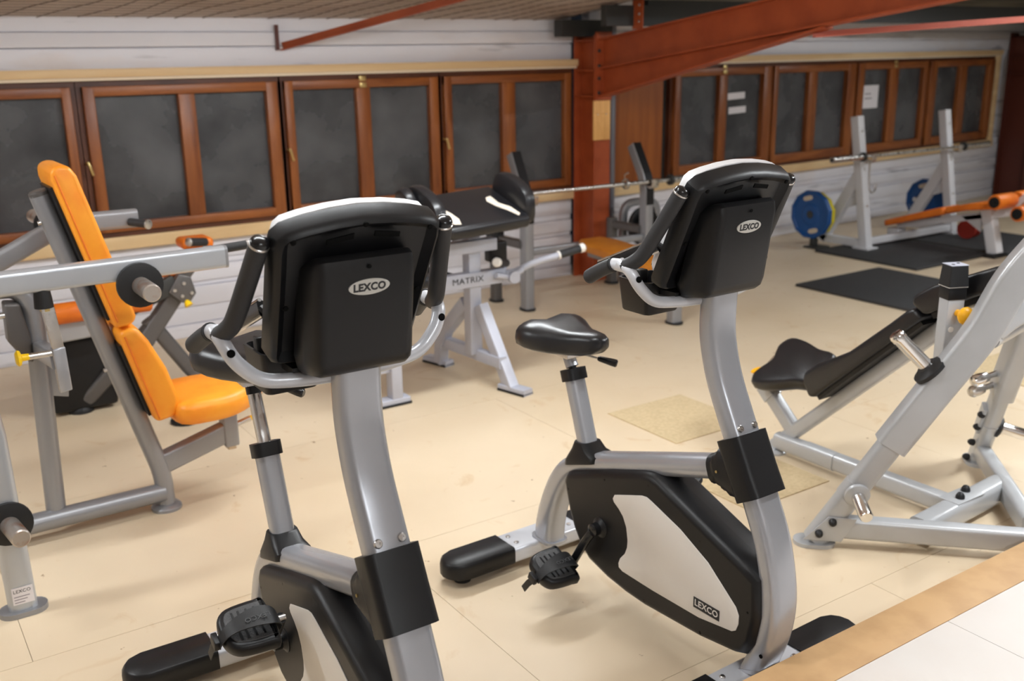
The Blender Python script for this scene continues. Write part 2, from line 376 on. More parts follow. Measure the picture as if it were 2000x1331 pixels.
wp.part('dark_gap', FR.box(MB(), toU(5.845), toU(5.925), .02, .06, .69, 1.66), BLACKSTEEL)
# other walls (mostly outside the frame)
PLAIN = mat('plain_wall', srgb(214, 208, 202), .7)
struct(obj('wall_left', MB().box((XL-.1, YN, 0), (XL, 6.5, 3.4)), PLAIN), 'plain pale side wall')
struct(obj('wall_right', MB().box((XR, YN, 0), (XR+.1, 7.3, 3.4)), PLAIN), 'plain pale wall behind the far corner column')
struct(obj('wall_front', MB().box((XL, YN-.1, 0), (XR, YN, 3.5)), PLAIN), 'plain pale wall behind the camera')
# ceilings
def slope_box(x0, x1, y0, y1, dz, th):
    mb = MB(); a = ceil_z(y0)+dz; b = ceil_z(y1)+dz
    r = mb.ring([(x0, y0, a), (x1, y0, a), (x1, y1, b), (x0, y1, b), (x0, y0, a+th), (x1, y0, a+th), (x1, y1, b+th), (x0, y1, b+th)]); i = r[0]
    for q in ((3, 2, 1, 0), (4, 5, 6, 7), (0, 1, 5, 4), (1, 2, 6, 5), (2, 3, 7, 6), (3, 0, 4, 7)): mb.f.append(tuple(i+k for k in q))
    return mb
ce = struct(obj('ceiling', slope_box(XL, 4.74, YN, 6.42, .0, .05), CEILM), 'stained sloping ceiling board held by wire net')
for k in range(46):
    x = -1.2+.19*k
    if x > 4.7: break
    dx = .55; pts = []
    for q in range(13):
        t = q/12; y = 6.36-1.9*t
        pts.append((min(x+dx*t*1.2+.03*math.sin(7*t+k), 4.72), y, ceil_z(y)-.006-.008*abs(math.sin(9*t+k*.7))))
    obj('net_wire', MB().tube(pts, .0022, 4), WIREM, ce)
for k in range(22):
    y = 6.33-.085*k
    obj('net_wire', MB().tube([(x, y+.008*math.sin(x*5+k), ceil_z(y)-.007) for x in [-1+.3*q for q in range(20)]], .0011, 4), WIREM, ce)
# corrugated roof of the right bay
mb = MB(); prev = None
N = 150
for i in range(N+1):
    y = YN+(6.9-YN)*i/N; z = ceil_z(y)+.15+.018*(1 if (i//2) % 2 else -1)
    r = mb.ring([(4.76, y, z), (XR, y, z)])
    if prev: mb.f.append((prev[0], prev[1], r[1], r[0]))
    prev = r
struct(obj('ceiling_right', mb, ROOFM, ang=20), 'grey corrugated roof sheet over the far bay')
# steel frame
def i_frame(X, yf, label_c, label_b, M1, ycap=6.35):
    c = Thing('steel_column', label_c, None, (X, yf, 0), kind='structure', frame_world=True)
    c.part('flange', MB().box((X-.078, yf, 0), (X+.078, yf+.013, 1.42)), M1)
    c.part('flange', MB().box((X-.078, ycap-.013, 0), (X+.078, ycap, 1.9)), M1)
    c.part('web', MB().box((X-.006, yf+.013, 0), (X+.006, ycap-.013, 1.87)), M1)
    for z in (1.43, 1.62, 1.84): c.part('stiffener', MB().box((X-.074, yf+.013, z-.006), (X+.074, ycap-.013, z+.006)), M1)
    c.part('flange', MB().box((X-.078, yf, 1.42), (X+.078, yf+.013, 1.88)), M1)
    b = Thing('roof_beam', label_b, None, (X, yf, 1.6), kind='structure', frame_world=True)
    ye = YN
    def zt(y): return 1.854+.121*(6.077-y)
    def zb(y): return 1.632+.121*(6.077-y)
    def zh(y): return 1.425+.214*(6.08-y)
    yh = 4.02
    def strip(za, zb_, y0, y1, hw):
        m = MB(); r = m.ring([(X-hw, y0, za(y0)), (X+hw, y0, za(y0)), (X+hw, y1, za(y1)), (X-hw, y1, za(y1)), (X-hw, y0, zb_(y0)), (X+hw, y0, zb_(y0)), (X+hw, y1, zb_(y1)), (X-hw, y1, zb_(y1))]); i = r[0]
        for q in ((3, 2, 1, 0), (4, 5, 6, 7), (0, 1, 5, 4), (1, 2, 6, 5), (2, 3, 7, 6), (3, 0, 4, 7)): m.f.append(tuple(i+k for k in q))
        return m
    y0 = yf-.016
    b.part('web', strip(zb, zt, y0, ye, .005), M1)
    b.part('flange', strip(lambda y: zt(y)-.012, zt, y0, ye, .055), M1)
    b.part('flange', strip(zb, lambda y: zb(y)+.012, y0, ye, .055), M1)
    b.part('haunch_web', strip(zh, lambda y: zb(y)-.001, y0, yh, .005), M1)
    b.part('haunch_flange', strip(zh, lambda y: zh(y)+.012, y0, yh, .055), M1)
    ep = b.part('end_plate', MB().box((X-.075, yf-.016, 1.405), (X+.075, yf-.001, 1.90)), M1)
    for s in (-1, 1):
        for z in (1.46, 1.565, 1.655, 1.765): b.part('bolt', hexbolt(MB(), (X+s*.05, yf-.016, z), (0, -1, 0), .013, .012), BLACKSTEEL, ep)
    for y in (5.62, 4.05, 2.5):
        cl = b.part('purlin_cleat', MB().box((X-.07, y-.055, zt(y)-.002), (X-.062, y+.055, zt(y)+.21)), M1)
        for z in (.05, .1, .16): b.part('bolt', hexbolt(MB(), (X-.07, y-.02, zt(y)+z), (-1, 0, 0), .009, .008), STEEL, cl)
    return b
i_frame(4.92, 6.09, 'red oxide steel column beside the wooden plate', 'red oxide roof beam with a tapered haunch', OXIDE)
i_frame(11.74, 6.50, 'dark maroon steel column in the far corner', 'dark maroon roof beam over the far corner', MAROON, 6.86)
def steel_bar(name, label, a, b, w, h, m, extra=None):
    t = Thing(name, label, None, kind='structure')
    mb = MB().sweep([a, b], [(-w/2, -h/2), (w/2, -h/2), (w/2, -h/2+.006), (-w/2+.006, -h/2+.006), (-w/2+.006, h/2), (-w/2, h/2)])
    t.part('angle_bar', mb, m, ang=20)
    return t
br = steel_bar('steel_brace', 'thin red steel brace rising from the wall to the ceiling', (2.49, 6.36, 1.822), (3.50, 5.10, 2.165), .05, .05, OXIDE)
br.part('wall_bracket', MB().box((2.462, 6.352, 1.80), (2.478, 6.386, 1.955)), MAROON)
steel_bar('steel_brace', 'pale red steel tie running right from the beam haunch', (4.93, 4.12, 1.835), (7.2, 2.73, 1.98), .06, .035, PINKOX)
pu = Thing('purlin', 'dark steel purlin above the red column', None, kind='structure')
pu.part('purlin_bar', MB().box((4.60, 5.66, 1.93), (5.2, 5.72, 2.07)), BLACKSTEEL)
pu.part('eaves_bar', MB().box((4.62, 6.2, 1.87), (5.1, 6.3, 1.99)), BLACKSTEEL)
for y in (5.62, 4.05, 2.5):
    p2 = Thing('purlin', 'dark steel purlin crossing the far bay', None, kind='structure', group='purlins of the far bay')
    z = 1.854+.121*(6.077-y)
    p2.part('purlin_bar', MB().box((4.99, y+.05, z+.05), (XR, y+.11, z+.20)), BLACKSTEEL)
# ceiling lamps (outside the frame)
TUBEM = bpy.data.materials.new('lit_tube'); TUBEM.use_nodes = True
TUBEM.node_tree.nodes['Principled BSDF'].inputs['Emission Color'].default_value = (.925, .972, 1, 1)
TUBEM.node_tree.nodes['Principled BSDF'].inputs['Emission Strength'].default_value = 52
LAMP_AT = ['over the two exercise bikes', 'over the seated press', 'over the arm curl machine', 'over the incline press', 'over the lone rubber mat', 'behind the camera over the platform', 'over the far white rack']
for (x, y, p), lamp_at in zip(LAMPS, LAMP_AT):
    z = ceil_z(y) if x < 4.74 else ceil_z(y)+.1
    t = Thing('ceiling_lamp', 'white fluorescent batten lamp '+lamp_at, 'lamp', (x, y, ceil_z(y)-.11), group='fluorescent lamps', frame_world=True)
    t.part('housing', MB().box((x-.62, y-.06, ceil_z(y)-.10), (x+.62, y+.06, z+.02)), WHITE_PL, bevel=.006)
    t.part('tube', MB().tube([(x-.58, y, ceil_z(y)-.14), (x+.58, y, ceil_z(y)-.14)], .019, 10), TUBEM)
# things on the structure
t = Thing('notice_plate', 'small pine board fixed on the red steel column', 'board', (4.89, 6.08, 1.1), frame_world=True)
t.part('board', MB().box((4.812, 6.058, 1.108), (4.972, 6.074, 1.402)), PLATEW, bevel=.002)
for x, z in ((4.85, 1.30), (4.93, 1.30)): t.part('screw', MB().lathe([(.005, 0), (.005, .003)], (x, 6.058, z), (0, -1, 0), 8), STEEL)
t = Thing('pipe', 'grey vertical pipe between red column and plywood panel', 'pipe', (5.135, 6.24, 0), frame_world=True)
t.part('pipe_run', MB().tube([(5.135, 6.24, 0), (5.135, 6.24, 2.12)], .03, 16), GALV)
for z in (.5, 1.45): t.part('pipe_clip', MB().lathe([(.034, 0), (.034, .02)], (5.135, 6.24, z), (0, 0, 1), 16), GALV)
def paper(u, z, w, h, label, text=None, name='paper_strip', group=None, tilt=0, lines=False):
    o = FR.p(u, -.0085, z); uu = (FR.p(1, 0, 0)-FR.p(0, 0, 0)).normalized()
    R = Matrix.Rotation(tilt, 3, Vector((0, 1, 0))); uu = R @ uu; ww = R @ Vector((0, 0, 1)); nn = uu.cross(ww)
    t = Thing(name, label, 'paper', o, group=group, frame_world=True)
    t.part('sheet', MB().prism([(-w/2, -h/2), (w/2, -h/2), (w/2, h/2), (-w/2, h/2)], o, uu, ww, nn, 0, .0012), PAPER)
    if lines:
        for k in range(2): t.part('print_line', MB().prism([(-.06, -.006), (.05+.02*k, -.006), (.05+.02*k, .006), (-.06, .006)], o+ww*(.03-.045*k), uu, ww, nn, .001, .0016), FAINT)
    if text:
        for k, s in enumerate(text): text_part(t, 'lettering', s, .055, o+ww*(.025-.075*k)+nn*.0014, uu, ww, FAINT, depth=.0003)
paper(toU(6.80), 1.36, .235, .058, 'upper white paper strip taped on the dark glass', tilt=-.03)
paper(toU(6.82), 1.235, .235, .058, 'lower white paper strip taped on the dark glass', tilt=-.03)
paper(toU(8.86), 1.274, .36, .23, 'white paper notice taped on the window behind the rack', None, 'paper_notice', lines=True)
# ================================================================== EXERCISE BIKES
def V3(x, y, z): return Vector((x, y, z))
def xz(pts, y=0): return [(a, y, b) for a, b in pts]
def inset(poly, d):
    """shrink a closed outline by moving every point along its corner normal"""
    n = len(poly); out = []; area = sum(poly[i][0]*poly[(i+1) % n][1]-poly[(i+1) % n][0]*poly[i][1] for i in range(n)); sg = 1 if area > 0 else -1
    for i in range(n):
        p, q, r = Vector(poly[i-1]), Vector(poly[i]), Vector(poly[(i+1) % n])
        e1 = (q-p).normalized(); e2 = (r-q).normalized(); t = (e1+e2)
        t = t.normalized() if t.length > 1e-6 else e1
        out.append((q.x-t.y*d*sg, q.y+t.x*d*sg))
    return out
def smooth_closed(pts, n=4):
    P = [Vector(p) for p in pts]; out = []; m = len(P)
    for i in range(m):
        a, b, c, d = P[i-1], P[i], P[(i+1) % m], P[(i+2) % m]
        for k in range(n):
            t = k/n; q = .5*((2*b)+(-a+c)*t+(2*a-5*b+4*c-d)*t*t+(-a+3*b-3*c+d)*t**3); out.append((q.x, q.y))
    return out
def loft(mb, rings, cap0=True, cap1=True):
    ids = [mb.ring(r) for r in rings]
    for a, b in zip(ids, ids[1:]): mb.bridge(a, b)
    if cap0: mb.cap(ids[0], True)
    if cap1: mb.cap(ids[-1])
    return mb
MAST = [(.405, 1.15), (.402, 1.04), (.412, .97), (.437, .89), (.480, .80), (.508, .745), (.548, .665), (.584, .59), (.630, .49), (.657, .39), (.666, .30), (.652, .20), (.612, .09), (.600, .075)]
SHROUD = [(-.192, .385), (-.178, .412), (-.16, .421), (.026, .488), (.178, .537), (.215, .545), (.25, .540), (.352, .501), (.499, .445), (.595, .409), (.640, .385), (.648, .28), (.632, .19), (.606, .150), (.57, .138), (.444, .121), (.208, .110), (.12, .114), (.032, .126), (-.062, .151), (-.105, .184), (-.14, .235), (-.165, .29)]
PANEL = [(.061, .415), (.069, .430), (.085, .436), (.191, .473), (.213, .476), (.235, .470), (.357, .428), (.469, .371), (.578, .283), (.590, .262), (.590, .235), (.582, .212), (.568, .203), (.443, .184), (.249, .181), (.112, .184), (.094, .191), (.092, .205), (.100, .225), (.121, .250), (.131, .275), (.133, .300), (.126, .341), (.110, .372), (.090, .390), (.066, .405)]
def make_bike(label, loc, yaw, seat_dz, crank_deg, pedal_tilt):
    t = Thing('exercise_bike', label, 'exercise bike', loc, yaw, 'upright exercise bikes')
    # --- feet
    for x, nm in ((-.425, 'rear_foot'), (.612, 'front_foot')):
        sec = rrect(.128, .058, .014)
        f = t.part(nm, MB().sweep([(x, -.152, .057), (x, .152, .057)], sec), BASE_SILVER)
        for s in (-1, 1):
            out = [(0, -.066), (.2, -.066), (.235, -.052), (.252, -.028), (.258, 0), (.252, .028), (.235, .052), (.2, .066), (0, .066)]
            prof = [(.030, .93), (.036, 1.0), (.074, 1.0), (.086, .965), (.091, .90)]
            rings = []
            for z, k in prof:
                rings.append([(x+b*k, s*(.150+a*(1 if a < .01 else (.96+.04*(k if k < 1 else 1)) if False else 1)*(1 if k == 1 else (1 if a < .01 else .975 if k > .95 else .955))), z) for a, b in out])
            r = t.part('rubber_end', loft(MB(), rings), BLACK, f, ang=50)
            t.part('leveller', MB().lathe([(.03, 0), (.03, .012), (.012, .014), (.012, .032)], (x, s*.33, 0), (0, 0, 1)), RUBBER, f)
            for dx in (-.026, .026): t.part('bolt', MB().lathe([(.0085, 0), (.0085, .004), (.006, .006)], (x+dx, s*.118, .0855), (0, 0, 1), 12), STEEL, f)
    # --- frame: top tube and rear arch
    path = cat([(.50, 0, .655), (.26, 0, .580), (.0, 0, .497), (-.14, 0, .452), (-.225, 0, .405), (-.285, 0, .33), (-.328, 0, .235), (-.352, 0, .15), (-.36, 0, .083)], 5)
    n = len(path); sc = [(1+.62*max(0, (i/(n-1)-.42)/.58)**.9, 1) for i in range(n)]
    t.part('top_tube', MB().sweep(path, rrect(.066, .086, .026), (0, 1, 0), scales=sc), SILVER)
    t.part('weld', MB().sweep([(-.36, 0, .084), (-.36, 0, .094)], rrect(.125, .094, .03), (0, 1, 0)), SILVER)
    # --- mast
    up = (0, 1, 0)
    m = t.part('mast', MB().sweep(cat(xz(MAST), 5), rrect(.062, .102, .022), up), SILVER)
    for s in (-1, 1): t.part('bolt', MB().lathe([(.0105, 0), (.0105, .003), (.008, .007), (.0045, .007), (.0045, .003)], (.523, s*.027, .778), (.9, 0, .42), 14), STEEL, m)
    t.part('plug', MB().lathe([(.006, 0), (.006, .002)], (.66, -.0515, .165), (0, -1, 0), 10), HOLE, m)
    t.part('weld', MB().sweep([(.608, 0, .084), (.604, 0, .094)], rrect(.105, .108, .03), up), SILVER, m)
    sl = t.part('sleeve', MB().sweep(cat(xz([(.505, .75), (.548, .665), (.585, .598)]), 5), rrect(.088, .128, .022), up), BLACK)
    t.part('sleeve_collar', MB().sweep(cat(xz([(.53, .655), (.485, .650), (.462, .643), (.438, .635)]), 4), rrect(.085, .122, .03), up, scales=[(1.7, 1)]*3+[(1.45, 1)]*3+[(1.15, 1)]*3+[(1.0, .93)]*4), BLACK, sl)
    for s in (-1, 1): t.part('screw', MB().lathe([(.004, 0), (.004, .002)], (.478, s*.0615, .648), (0, s, 0), 10), BRASS, sl)
    # --- shroud
    prof = [(-.066, .0), (-.066, .0), (-.058, -.006), (-.045, -.012), (0, -.016), (.045, -.012), (.058, -.006), (.066, 0)]
    sm = SHROUD
    rings = []
    for y, d in ((-.068, .020), (-.068, .014), (-.062, .002), (-.05, -.006), (-.001, -.010), (.001, -.010), (.05, -.006), (.062, .002), (.068, .014), (.068, .020)):
        rings.append([(a, y, b) for a, b in inset(sm, d)])
    sh = t.part('shroud', loft(MB(), rings), BLACK, ang=32)
    for s in (-1, 1):
        pn = t.part('side_panel', MB().prism(PANEL, (0, 0, 0), (1, 0, 0), (0, 0, 1), (0, s, 0), .0675, .0705), SHELL, sh, bevel=.001, label='cream side panel')
        n_ = 28; a0 = Vector((0.0, s*.0685, .291))
        t.part('crank_boss', MB().lathe([(.034, 0), (.034, .006), (.026, .010), (.02, .018)], (0, s*.064, .291), (0, s, 0), 24), BLACK, sh)
        for x, z in ((.018, .462), (.218, .514), (-.165, .365), (.434, .422), (.619, .285), (.211, .128), (.448, .138)):
            t.part('screw_hole', MB().lathe([(.006, 0), (.006, .002), (.004, .0025)], (x, s*.0655, z), (0, s, 0), 10), HOLE, sh)
        o = V3(.4715, s*.0712, .227); u = (1, 0, 0) if s < 0 else (-1, 0, 0)
        bd = t.part('badge', MB().prism([(-.05, -.0165), (.05, -.0165), (.05, .0165), (-.05, .0165)], o, u, (0, 0, 1), (0, s, 0), -.0005, .0008), INK, sh, label='black badge with cream lettering')
        text_part(t, 'badge_lettering', 'LEXCO', .0275, o+V3(0, s*.001, 0), u, (0, 0, 1), SHELL, sh, depth=.0004, squeeze=1.0, bold=.0004)
    # --- seat tube
    a = V3(-.145, 0, .505); b = V3(-.222, 0, .735); d = (b-a).normalized()
    st = t.part('seat_tube', MB().sweep([a-d*.09, b], rrect(.052, .064, .02), up), SILVER)
    sq = [(rrect(.175, .102, .03), .455, -.138), (rrect(.172, .10, .03), .474, -.138), (rrect(.11, .088, .03), .500, -.141), (rrect(.072, .078, .026), .525, -.150)]
    rings = []
    for sec, z, cx in sq: rings.append([(cx+p, q, z+(p*.34 if z < .48 else p*.1)) for p, q in sec])
    t.part('boot', loft(MB(), rings), BLACK, ang=60)
    t.part('clamp_collar', MB().sweep([b-d*.018, b+d*.02], rrect(.066, .078, .02), up), BLACK, st)
    top = V3(-.255-.33*seat_dz, 0, .800+seat_dz)
    if seat_dz < .03:
        sp = t.part('seat_post', MB().tube([b-d*.02, b+d*.03], .013, 14), BLACK)
        t.part('post_head', MB().sweep([b+d*.026, top], rrect(.036, .04, .014), up), SILVER, sp)
    else:
        sp = t.part('seat_post', MB().sweep([b-d*.02, top-d*.035], rrect(.03, .036, .012), up), CHROME)
        t.part('post_head', MB().sweep([top-d*.04, top-d*.012], rrect(.033, .039, .012), up), BLACK, sp)
        t.part('post_clamp', MB().sweep([top-d*.014, top+d*.006], rrect(.05, .05, .012), up), SILVER, sp)
    # --- saddle
    z0 = top.z
    prof = [(.168, .006, .056, .070), (.158, .026, .040, .082), (.135, .038, .022, .088), (.09, .050, .008, .088), (.04, .068, .0, .084), (-.01, .096, -.004, .086), (-.06, .122, -.004, .093), (-.10, .133, -.002, .097), (-.135, .130, .002, .092), (-.158, .112, .010, .076), (-.168, .075, .022, .055)]
    rings = []
    for x, w, zb, zt in prof:
        pts = []
        for k in range(20):
            a = 2*math.pi*k/20; c, s = math.cos(a), math.sin(a)
            y = w*math.copysign(abs(c)**.62, c); zz = (zt if s > 0 else zb)*1.0
            mid = (zt*.42+zb*.58); z = mid+(zt-mid)*abs(s)**.7 if s > 0 else mid-(mid-zb)*abs(s)**.5
            if s > 0 and x < .1: z -= .012*math.exp(-(y/.018)**2)*min(1, (.1-x)/.08)
            pts.append((top.x+.02+x, y, z0+.012+z))
        rings.append(pts)
    sd = t.part('saddle', loft(MB(), rings), VINYL, ang=70)
    t.part('saddle_rail', MB().box((top.x-.06, -.04, z0-.004), (top.x+.05, .04, z0+.016)), STEEL, sd, bevel=.003)
    hb = V3(top.x+.055, .01, z0+.010)
    lv = t.part('seat_lever', MB().tube([hb, hb+V3(.05, .045, -.016)], .004, 8), STEEL, sd)
    q = hb+V3(.042, .038, -.0135); t.part('lever_knob', MB().lathe([(.006, 0), (.009, .006), (.013, .05), (.013, .062), (.009, .066)], q, (.05, .045, -.016), 14), GLOSS_BLACK, sd)
    # --- cranks and pedals
    L = .17; ca = math.radians(crank_deg)
    ax = t.part('crank_axle', MB().tube([(0, -.098, .291), (0, .098, .291)], .012, 14), GLOSS_BLACK)
    for s in (-1, 1):
        dx, dz = L*math.cos(ca)*(1 if s < 0 else -1), L*math.sin(ca)*(1 if s < 0 else -1)
        h = V3(0, s*.09, .291); e = V3(dx, s*.108, .291+dz)
        c = t.part('crank', MB().sweep(cat([h, h.lerp(e, .35)+V3(0, s*.008, 0), e], 4), rrect(.028, .017, .006), (0, 1, 0)), GLOSS_BLACK)
        t.part('crank_hub', MB().lathe([(.021, -.012), (.021, .012), (.014, .016)], h, (0, s, 0), 18), GLOSS_BLACK, c)
        t.part('pedal_spindle', MB().tube([e-V3(0, s*.01, 0), e+V3(0, s*.035, 0)], .008, 10), STEEL, c)
        pc = e+V3(0, s*.084, 0)
        R = Matrix.Rotation(math.radians(pedal_tilt), 4, 'Y'); M = Matrix.Translation(pc) @ R @ Matrix.Scale(1.22, 4)
        out = smooth_closed([(-.052, -.05*s), (.05, -.05*s), (.058, -.03*s), (.052, .03*s), (.03, .052*s), (0, .056*s), (-.035, .052*s), (-.056, .03*s), (-.06, -.03*s)], 4)
        rings = [[M @ V3(p[0]*k, p[1]*k, z) for p in out] for z, k in ((-.022, .86), (-.012, .98), (.004, 1), (.012, .95), (.0145, .86))]
        pd = t.part('pedal', loft(MB(), rings), BLACK, ang=45)
        TREAD = mat('tread_grey', (.06, .06, .062, 1), .5, bump=(260, .8, .002))
        tr = inset(out, .013)
        t.part('tread', MB().prism(tr, M @ V3(0, 0, 0), M.to_3x3() @ V3(1, 0, 0), M.to_3x3() @ V3(0, 1, 0), M.to_3x3() @ V3(0, 0, 1), .012, .0165), TREAD, pd, bevel=.0015)
        for yy in (-.025, -.012, .004, .02): t.part('tread_rib', MB().prism([(-.036, yy), (.036, yy), (.036, yy+.004), (-.036, yy+.004)], M @ V3(0, 0, 0), M.to_3x3() @ V3(1, 0, 0), M.to_3x3() @ V3(0, 1, 0), M.to_3x3() @ V3(0, 0, 1), .016, .0178), BLACK, pd)
        # strap arching over the pedal toward its front
        pts = [M @ V3(.012, s*a, z) for a, z in ((-.056, -.004), (-.058, .018), (-.042, .036), (-.01, .044), (.025, .038), (.048, .024), (.060, .006), (.063, -.006))]
        sp_ = cat(pts, 4); nn = len(sp_)
        wid = [(.7+.75*math.exp(-((i/(nn-1)-.35)/.25)**2), 1) for i in range(nn)]
        fw = M.to_3x3() @ V3(1, 0, 0)
        strap = MB(); rr = []
        for i, p in enumerate(sp_):
            w = .017*wid[i][0]; nrm = (M.to_3x3() @ V3(0, (i/(nn-1)-.5)*s*1.6, 1)).normalized()
            rr.append([p+fw*w-nrm*.0012, p+fw*w+nrm*.0012, p-fw*w+nrm*.0012, p-fw*w-nrm*.0012])
        so = t.part('strap', loft(strap, rr), RUBBER, pd, ang=60)
        text_part(t, 'strap_lettering', 'LEXCO', .019, M @ V3(.016, s*-.012, .0462), M.to_3x3() @ V3(0, -1, 0), M.to_3x3() @ V3(1, 0, 0), TREAD, pd, depth=.0006)
        tl = [M @ V3(.006, s*.064, -.004), M @ V3(-.004, s*.07, -.03), M @ V3(-.012, s*.072, -.062)]
        t.part('strap_tail', MB().sweep(tl, [(-.011, -.001), (.011, -.001), (.011, .001), (-.011, .001)], (0, 1, 0)), RUBBER, pd)
        t.part('buckle', MB().box((-.013, s*.066-.006, -.016), (.017, s*.066+.006, .006), M), BLACK, pd, bevel=.003)
    # --- console
    B = V3(.345, 0, 1.140); vdir = V3(.446, 0, .895); nd = V3(.895, 0, -.446); ud = V3(0, 1, 0)
    half = [(0, -.006), (.09, -.005), (.14, -.001), (.156, .006), (.164, .022), (.168, .10), (.174, .22), (.178, .285), (.174, .312), (.158, .327), (.12, .337), (.06, .346), (0, .350)]
    out = half+[(-a, b) for a, b in reversed(half[1:-1])]
    def lay2(tt, d): return [B+ud*(a*(.93 if abs(a) > .1 else .97))+vdir*(b if b > .28 else .02+b*.97)-nd*tt for a, b in inset(out, d)]
    def lay(tt, d): return [B+ud*a+vdir*b-nd*tt for a, b in inset(out, d)]
    bk = t.part('console_shell', loft(MB(), [lay(.014, .03), lay(.004, .018), lay(-.002, .013), lay(.003, .006), lay(.013, .0), lay(.044, -.003), lay(.047, .004)]), BLACK, ang=30)
    t.part('console_bezel', loft(MB(), [lay2(.046, .001), lay2(.049, -.003), lay2(.066, -.002), lay2(.078, .006), lay2(.084, .018), lay2(.083, .03)]), CAPS, ang=40, label='silver console rim')
    t.part('console_face', MB().prism(inset(out, .028), B, ud, vdir, -nd, .08, .0845), GLOSS_BLACK)
    for a, b in ((.145, .312), (-.145, .312), (0, .336), (.145, .155), (-.145, .155)):
        t.part('screw_hole', MB().lathe([(.006, 0), (.006, .003), (.004, .004)], B+ud*a+vdir*b+nd*.0005, nd, 10), HOLE, bk)
    for s in (-1, 1):
        t.part('vent', MB().prism([(s*.022, .318), (s*.078, .309), (s*.078, .298), (s*.022, .306)], B, ud, vdir, nd, .0, .003), HOLE, bk)
    # hump on the back
    hp = [(.330, 1.148), (.455, 1.378), (.480, 1.382), (.496, 1.374), (.499, 1.350), (.470, 1.165), (.462, 1.145), (.445, 1.132), (.36, 1.118)]
    def hl(y, kx): return [(.40+(a-.40)*kx, y, 1.25+(b-1.25)*(1-(1-kx)*.35)) for a, b in hp]
    hm = t.part('console_back', loft(MB(), [hl(-.118, .45), hl(-.109, .74), hl(-.103, .91), hl(-.095, .985), hl(-.086, 1), hl(.086, 1), hl(.095, .985), hl(.103, .91), hl(.109, .74), hl(.118, .45)]), BLACK, ang=40)
    fz = V3(.155, 0, .988).normalized(); fn = V3(.988, 0, -.155)
    c0 = V3(.4935, 0, 1.317)
    t.part('logo_plate', MB().prism([(.0445*math.cos(2*math.pi*k/40), .0165*math.sin(2*math.pi*k/40)) for k in range(40)], c0, ud, fz, fn, -.003, .0026), LOGO_SILVER, hm, bevel=.0008, label='oval silver logo plate')
    t.part('logo_rim', MB().prism([(.041*math.cos(2*math.pi*k/40), .0138*math.sin(2*math.pi*k/40)) for k in range(40)], c0, ud, fz, fn, .002, .003), LOGO_SILVER, hm)
    text_part(t, 'logo_lettering', 'LEXCO', .0215, c0+fn*.0032+fz*-.0005, ud, fz, INK, hm, depth=.0004, bold=.0009, squeeze=.98)
    t.part('screw_hole', MB().lathe([(.0045, 0), (.0045, .0015)], c0+fz*.042+fn*.0005, fn, 10), HOLE, hm)
    # --- handlebar
    hbar = t.part('handlebar', MB().tube(fillet([(.385, -.01, 1.112), (.36, -.10, 1.108), (.345, -.185, 1.116), (.338, -.232, 1.165), (.325, -.248, 1.205), (.285, -.25, 1.222)], .05, 6), .0155, 16), BASE_SILVER)
    t.part('handlebar', MB().tube(fillet([(.385, .01, 1.112), (.36, .10, 1.108), (.345, .185, 1.116), (.338, .232, 1.165), (.325, .248, 1.205), (.285, .25, 1.222)], .05, 6), .0155, 16), BASE_SILVER)
    t.part('bar_clamp', MB().box((.35, -.04, 1.112), (.42, .04, 1.145)), BLACK, bevel=.008)
    for s in (-1, 1):
        pts = [(.300, s*.2475, 1.214), (.272, s*.2485, 1.215), (.255, s*.25, 1.213)]
        t.part('grip_collar', MB().tube(pts, .0165, 16), BASE_SILVER, hbar)
        g = t.part('front_grip', MB().sweep(cat([(.298, s*.2465, 1.2125), (.325, s*.238, 1.228), (.352, s*.228, 1.255), (.40, s*.212, 1.335), (.445, s*.198, 1.412)], 6), circ(.0195, 18), (0, 1, 0)), FOAM, label='black foam grip')
        e0 = V3(.445, s*.198, 1.412); dd = V3(.045, -s*.014, .077).normalized()
        t.part('grip_ring', MB().lathe([(.0195, 0), (.0205, .001), (.0205, .004), (.0195, .005)], e0, dd, 18), STEEL, g)
        t.part('grip_cap', MB().lathe([(.019, .004), (.019, .010), (.016, .016), (.009, .020), (.003, .021)], e0, dd, 18), GLOSS_BLACK, g)
        rg = t.part('rear_grip', MB().sweep(cat([(.262, s*.2495, 1.214), (.225, s*.255, 1.197), (.19, s*.262, 1.177), (.176, s*.265, 1.168), (.170, s*.266, 1.165)], 5), circ(.0195, 18), (0, 0, 1), scales=[(1, 1)]*16+[(.93, .93)]*2+[(.75, .75)]*2+[(.45, .45)]), FOAM, label='grey foam rear grip')
        t.part('grip_band', MB().lathe([(.0205, 0), (.0205, .004)], (.258, s*.25, 1.2125), (-.9, s*.1, -.35), 18), RUBBER, rg)
        t.part('bar_plug', MB().lathe([(.0085, 0), (.0085, .002), (.004, .003)], V3(.3475, s*.240, 1.186), (1, s*.15, .15), 14), HOLE, hbar)
        # heart-rate bar between grip and console
        a = V3(.115, s*.176, 1.172); b2 = V3(.34, s*.168, 1.268)
        hr = t.part('pulse_bar', MB().sweep([a, b2], rrect(.014, .034, .006), (-.35, 0, .92)), GLOSS_BLACK)
        for off in (-.017, .017): t.part('pulse_strip', MB().tube([a+V3(-.35, 0, .92)*off, b2+V3(-.35, 0, .92)*off], .0042, 8), CHROME, hr)
        t.part('bar_stay', MB().tube([b2, V3(.38, s*.15, 1.245)], .008, 8), BLACK, hr)
    # --- tray behind the bar
    tr = t.part('bottle_tray', loft(MB(), [[(.235+a, -.095+b, z) for a, b in rrect(w, h, .015)] for z, w, h in ((1.062, .105, .115), (1.066, .11, .12), (1.155, .13, .135), (1.155, .118, .123), (1.085, .10, .11))], cap1=True), BLACK, ang=40)
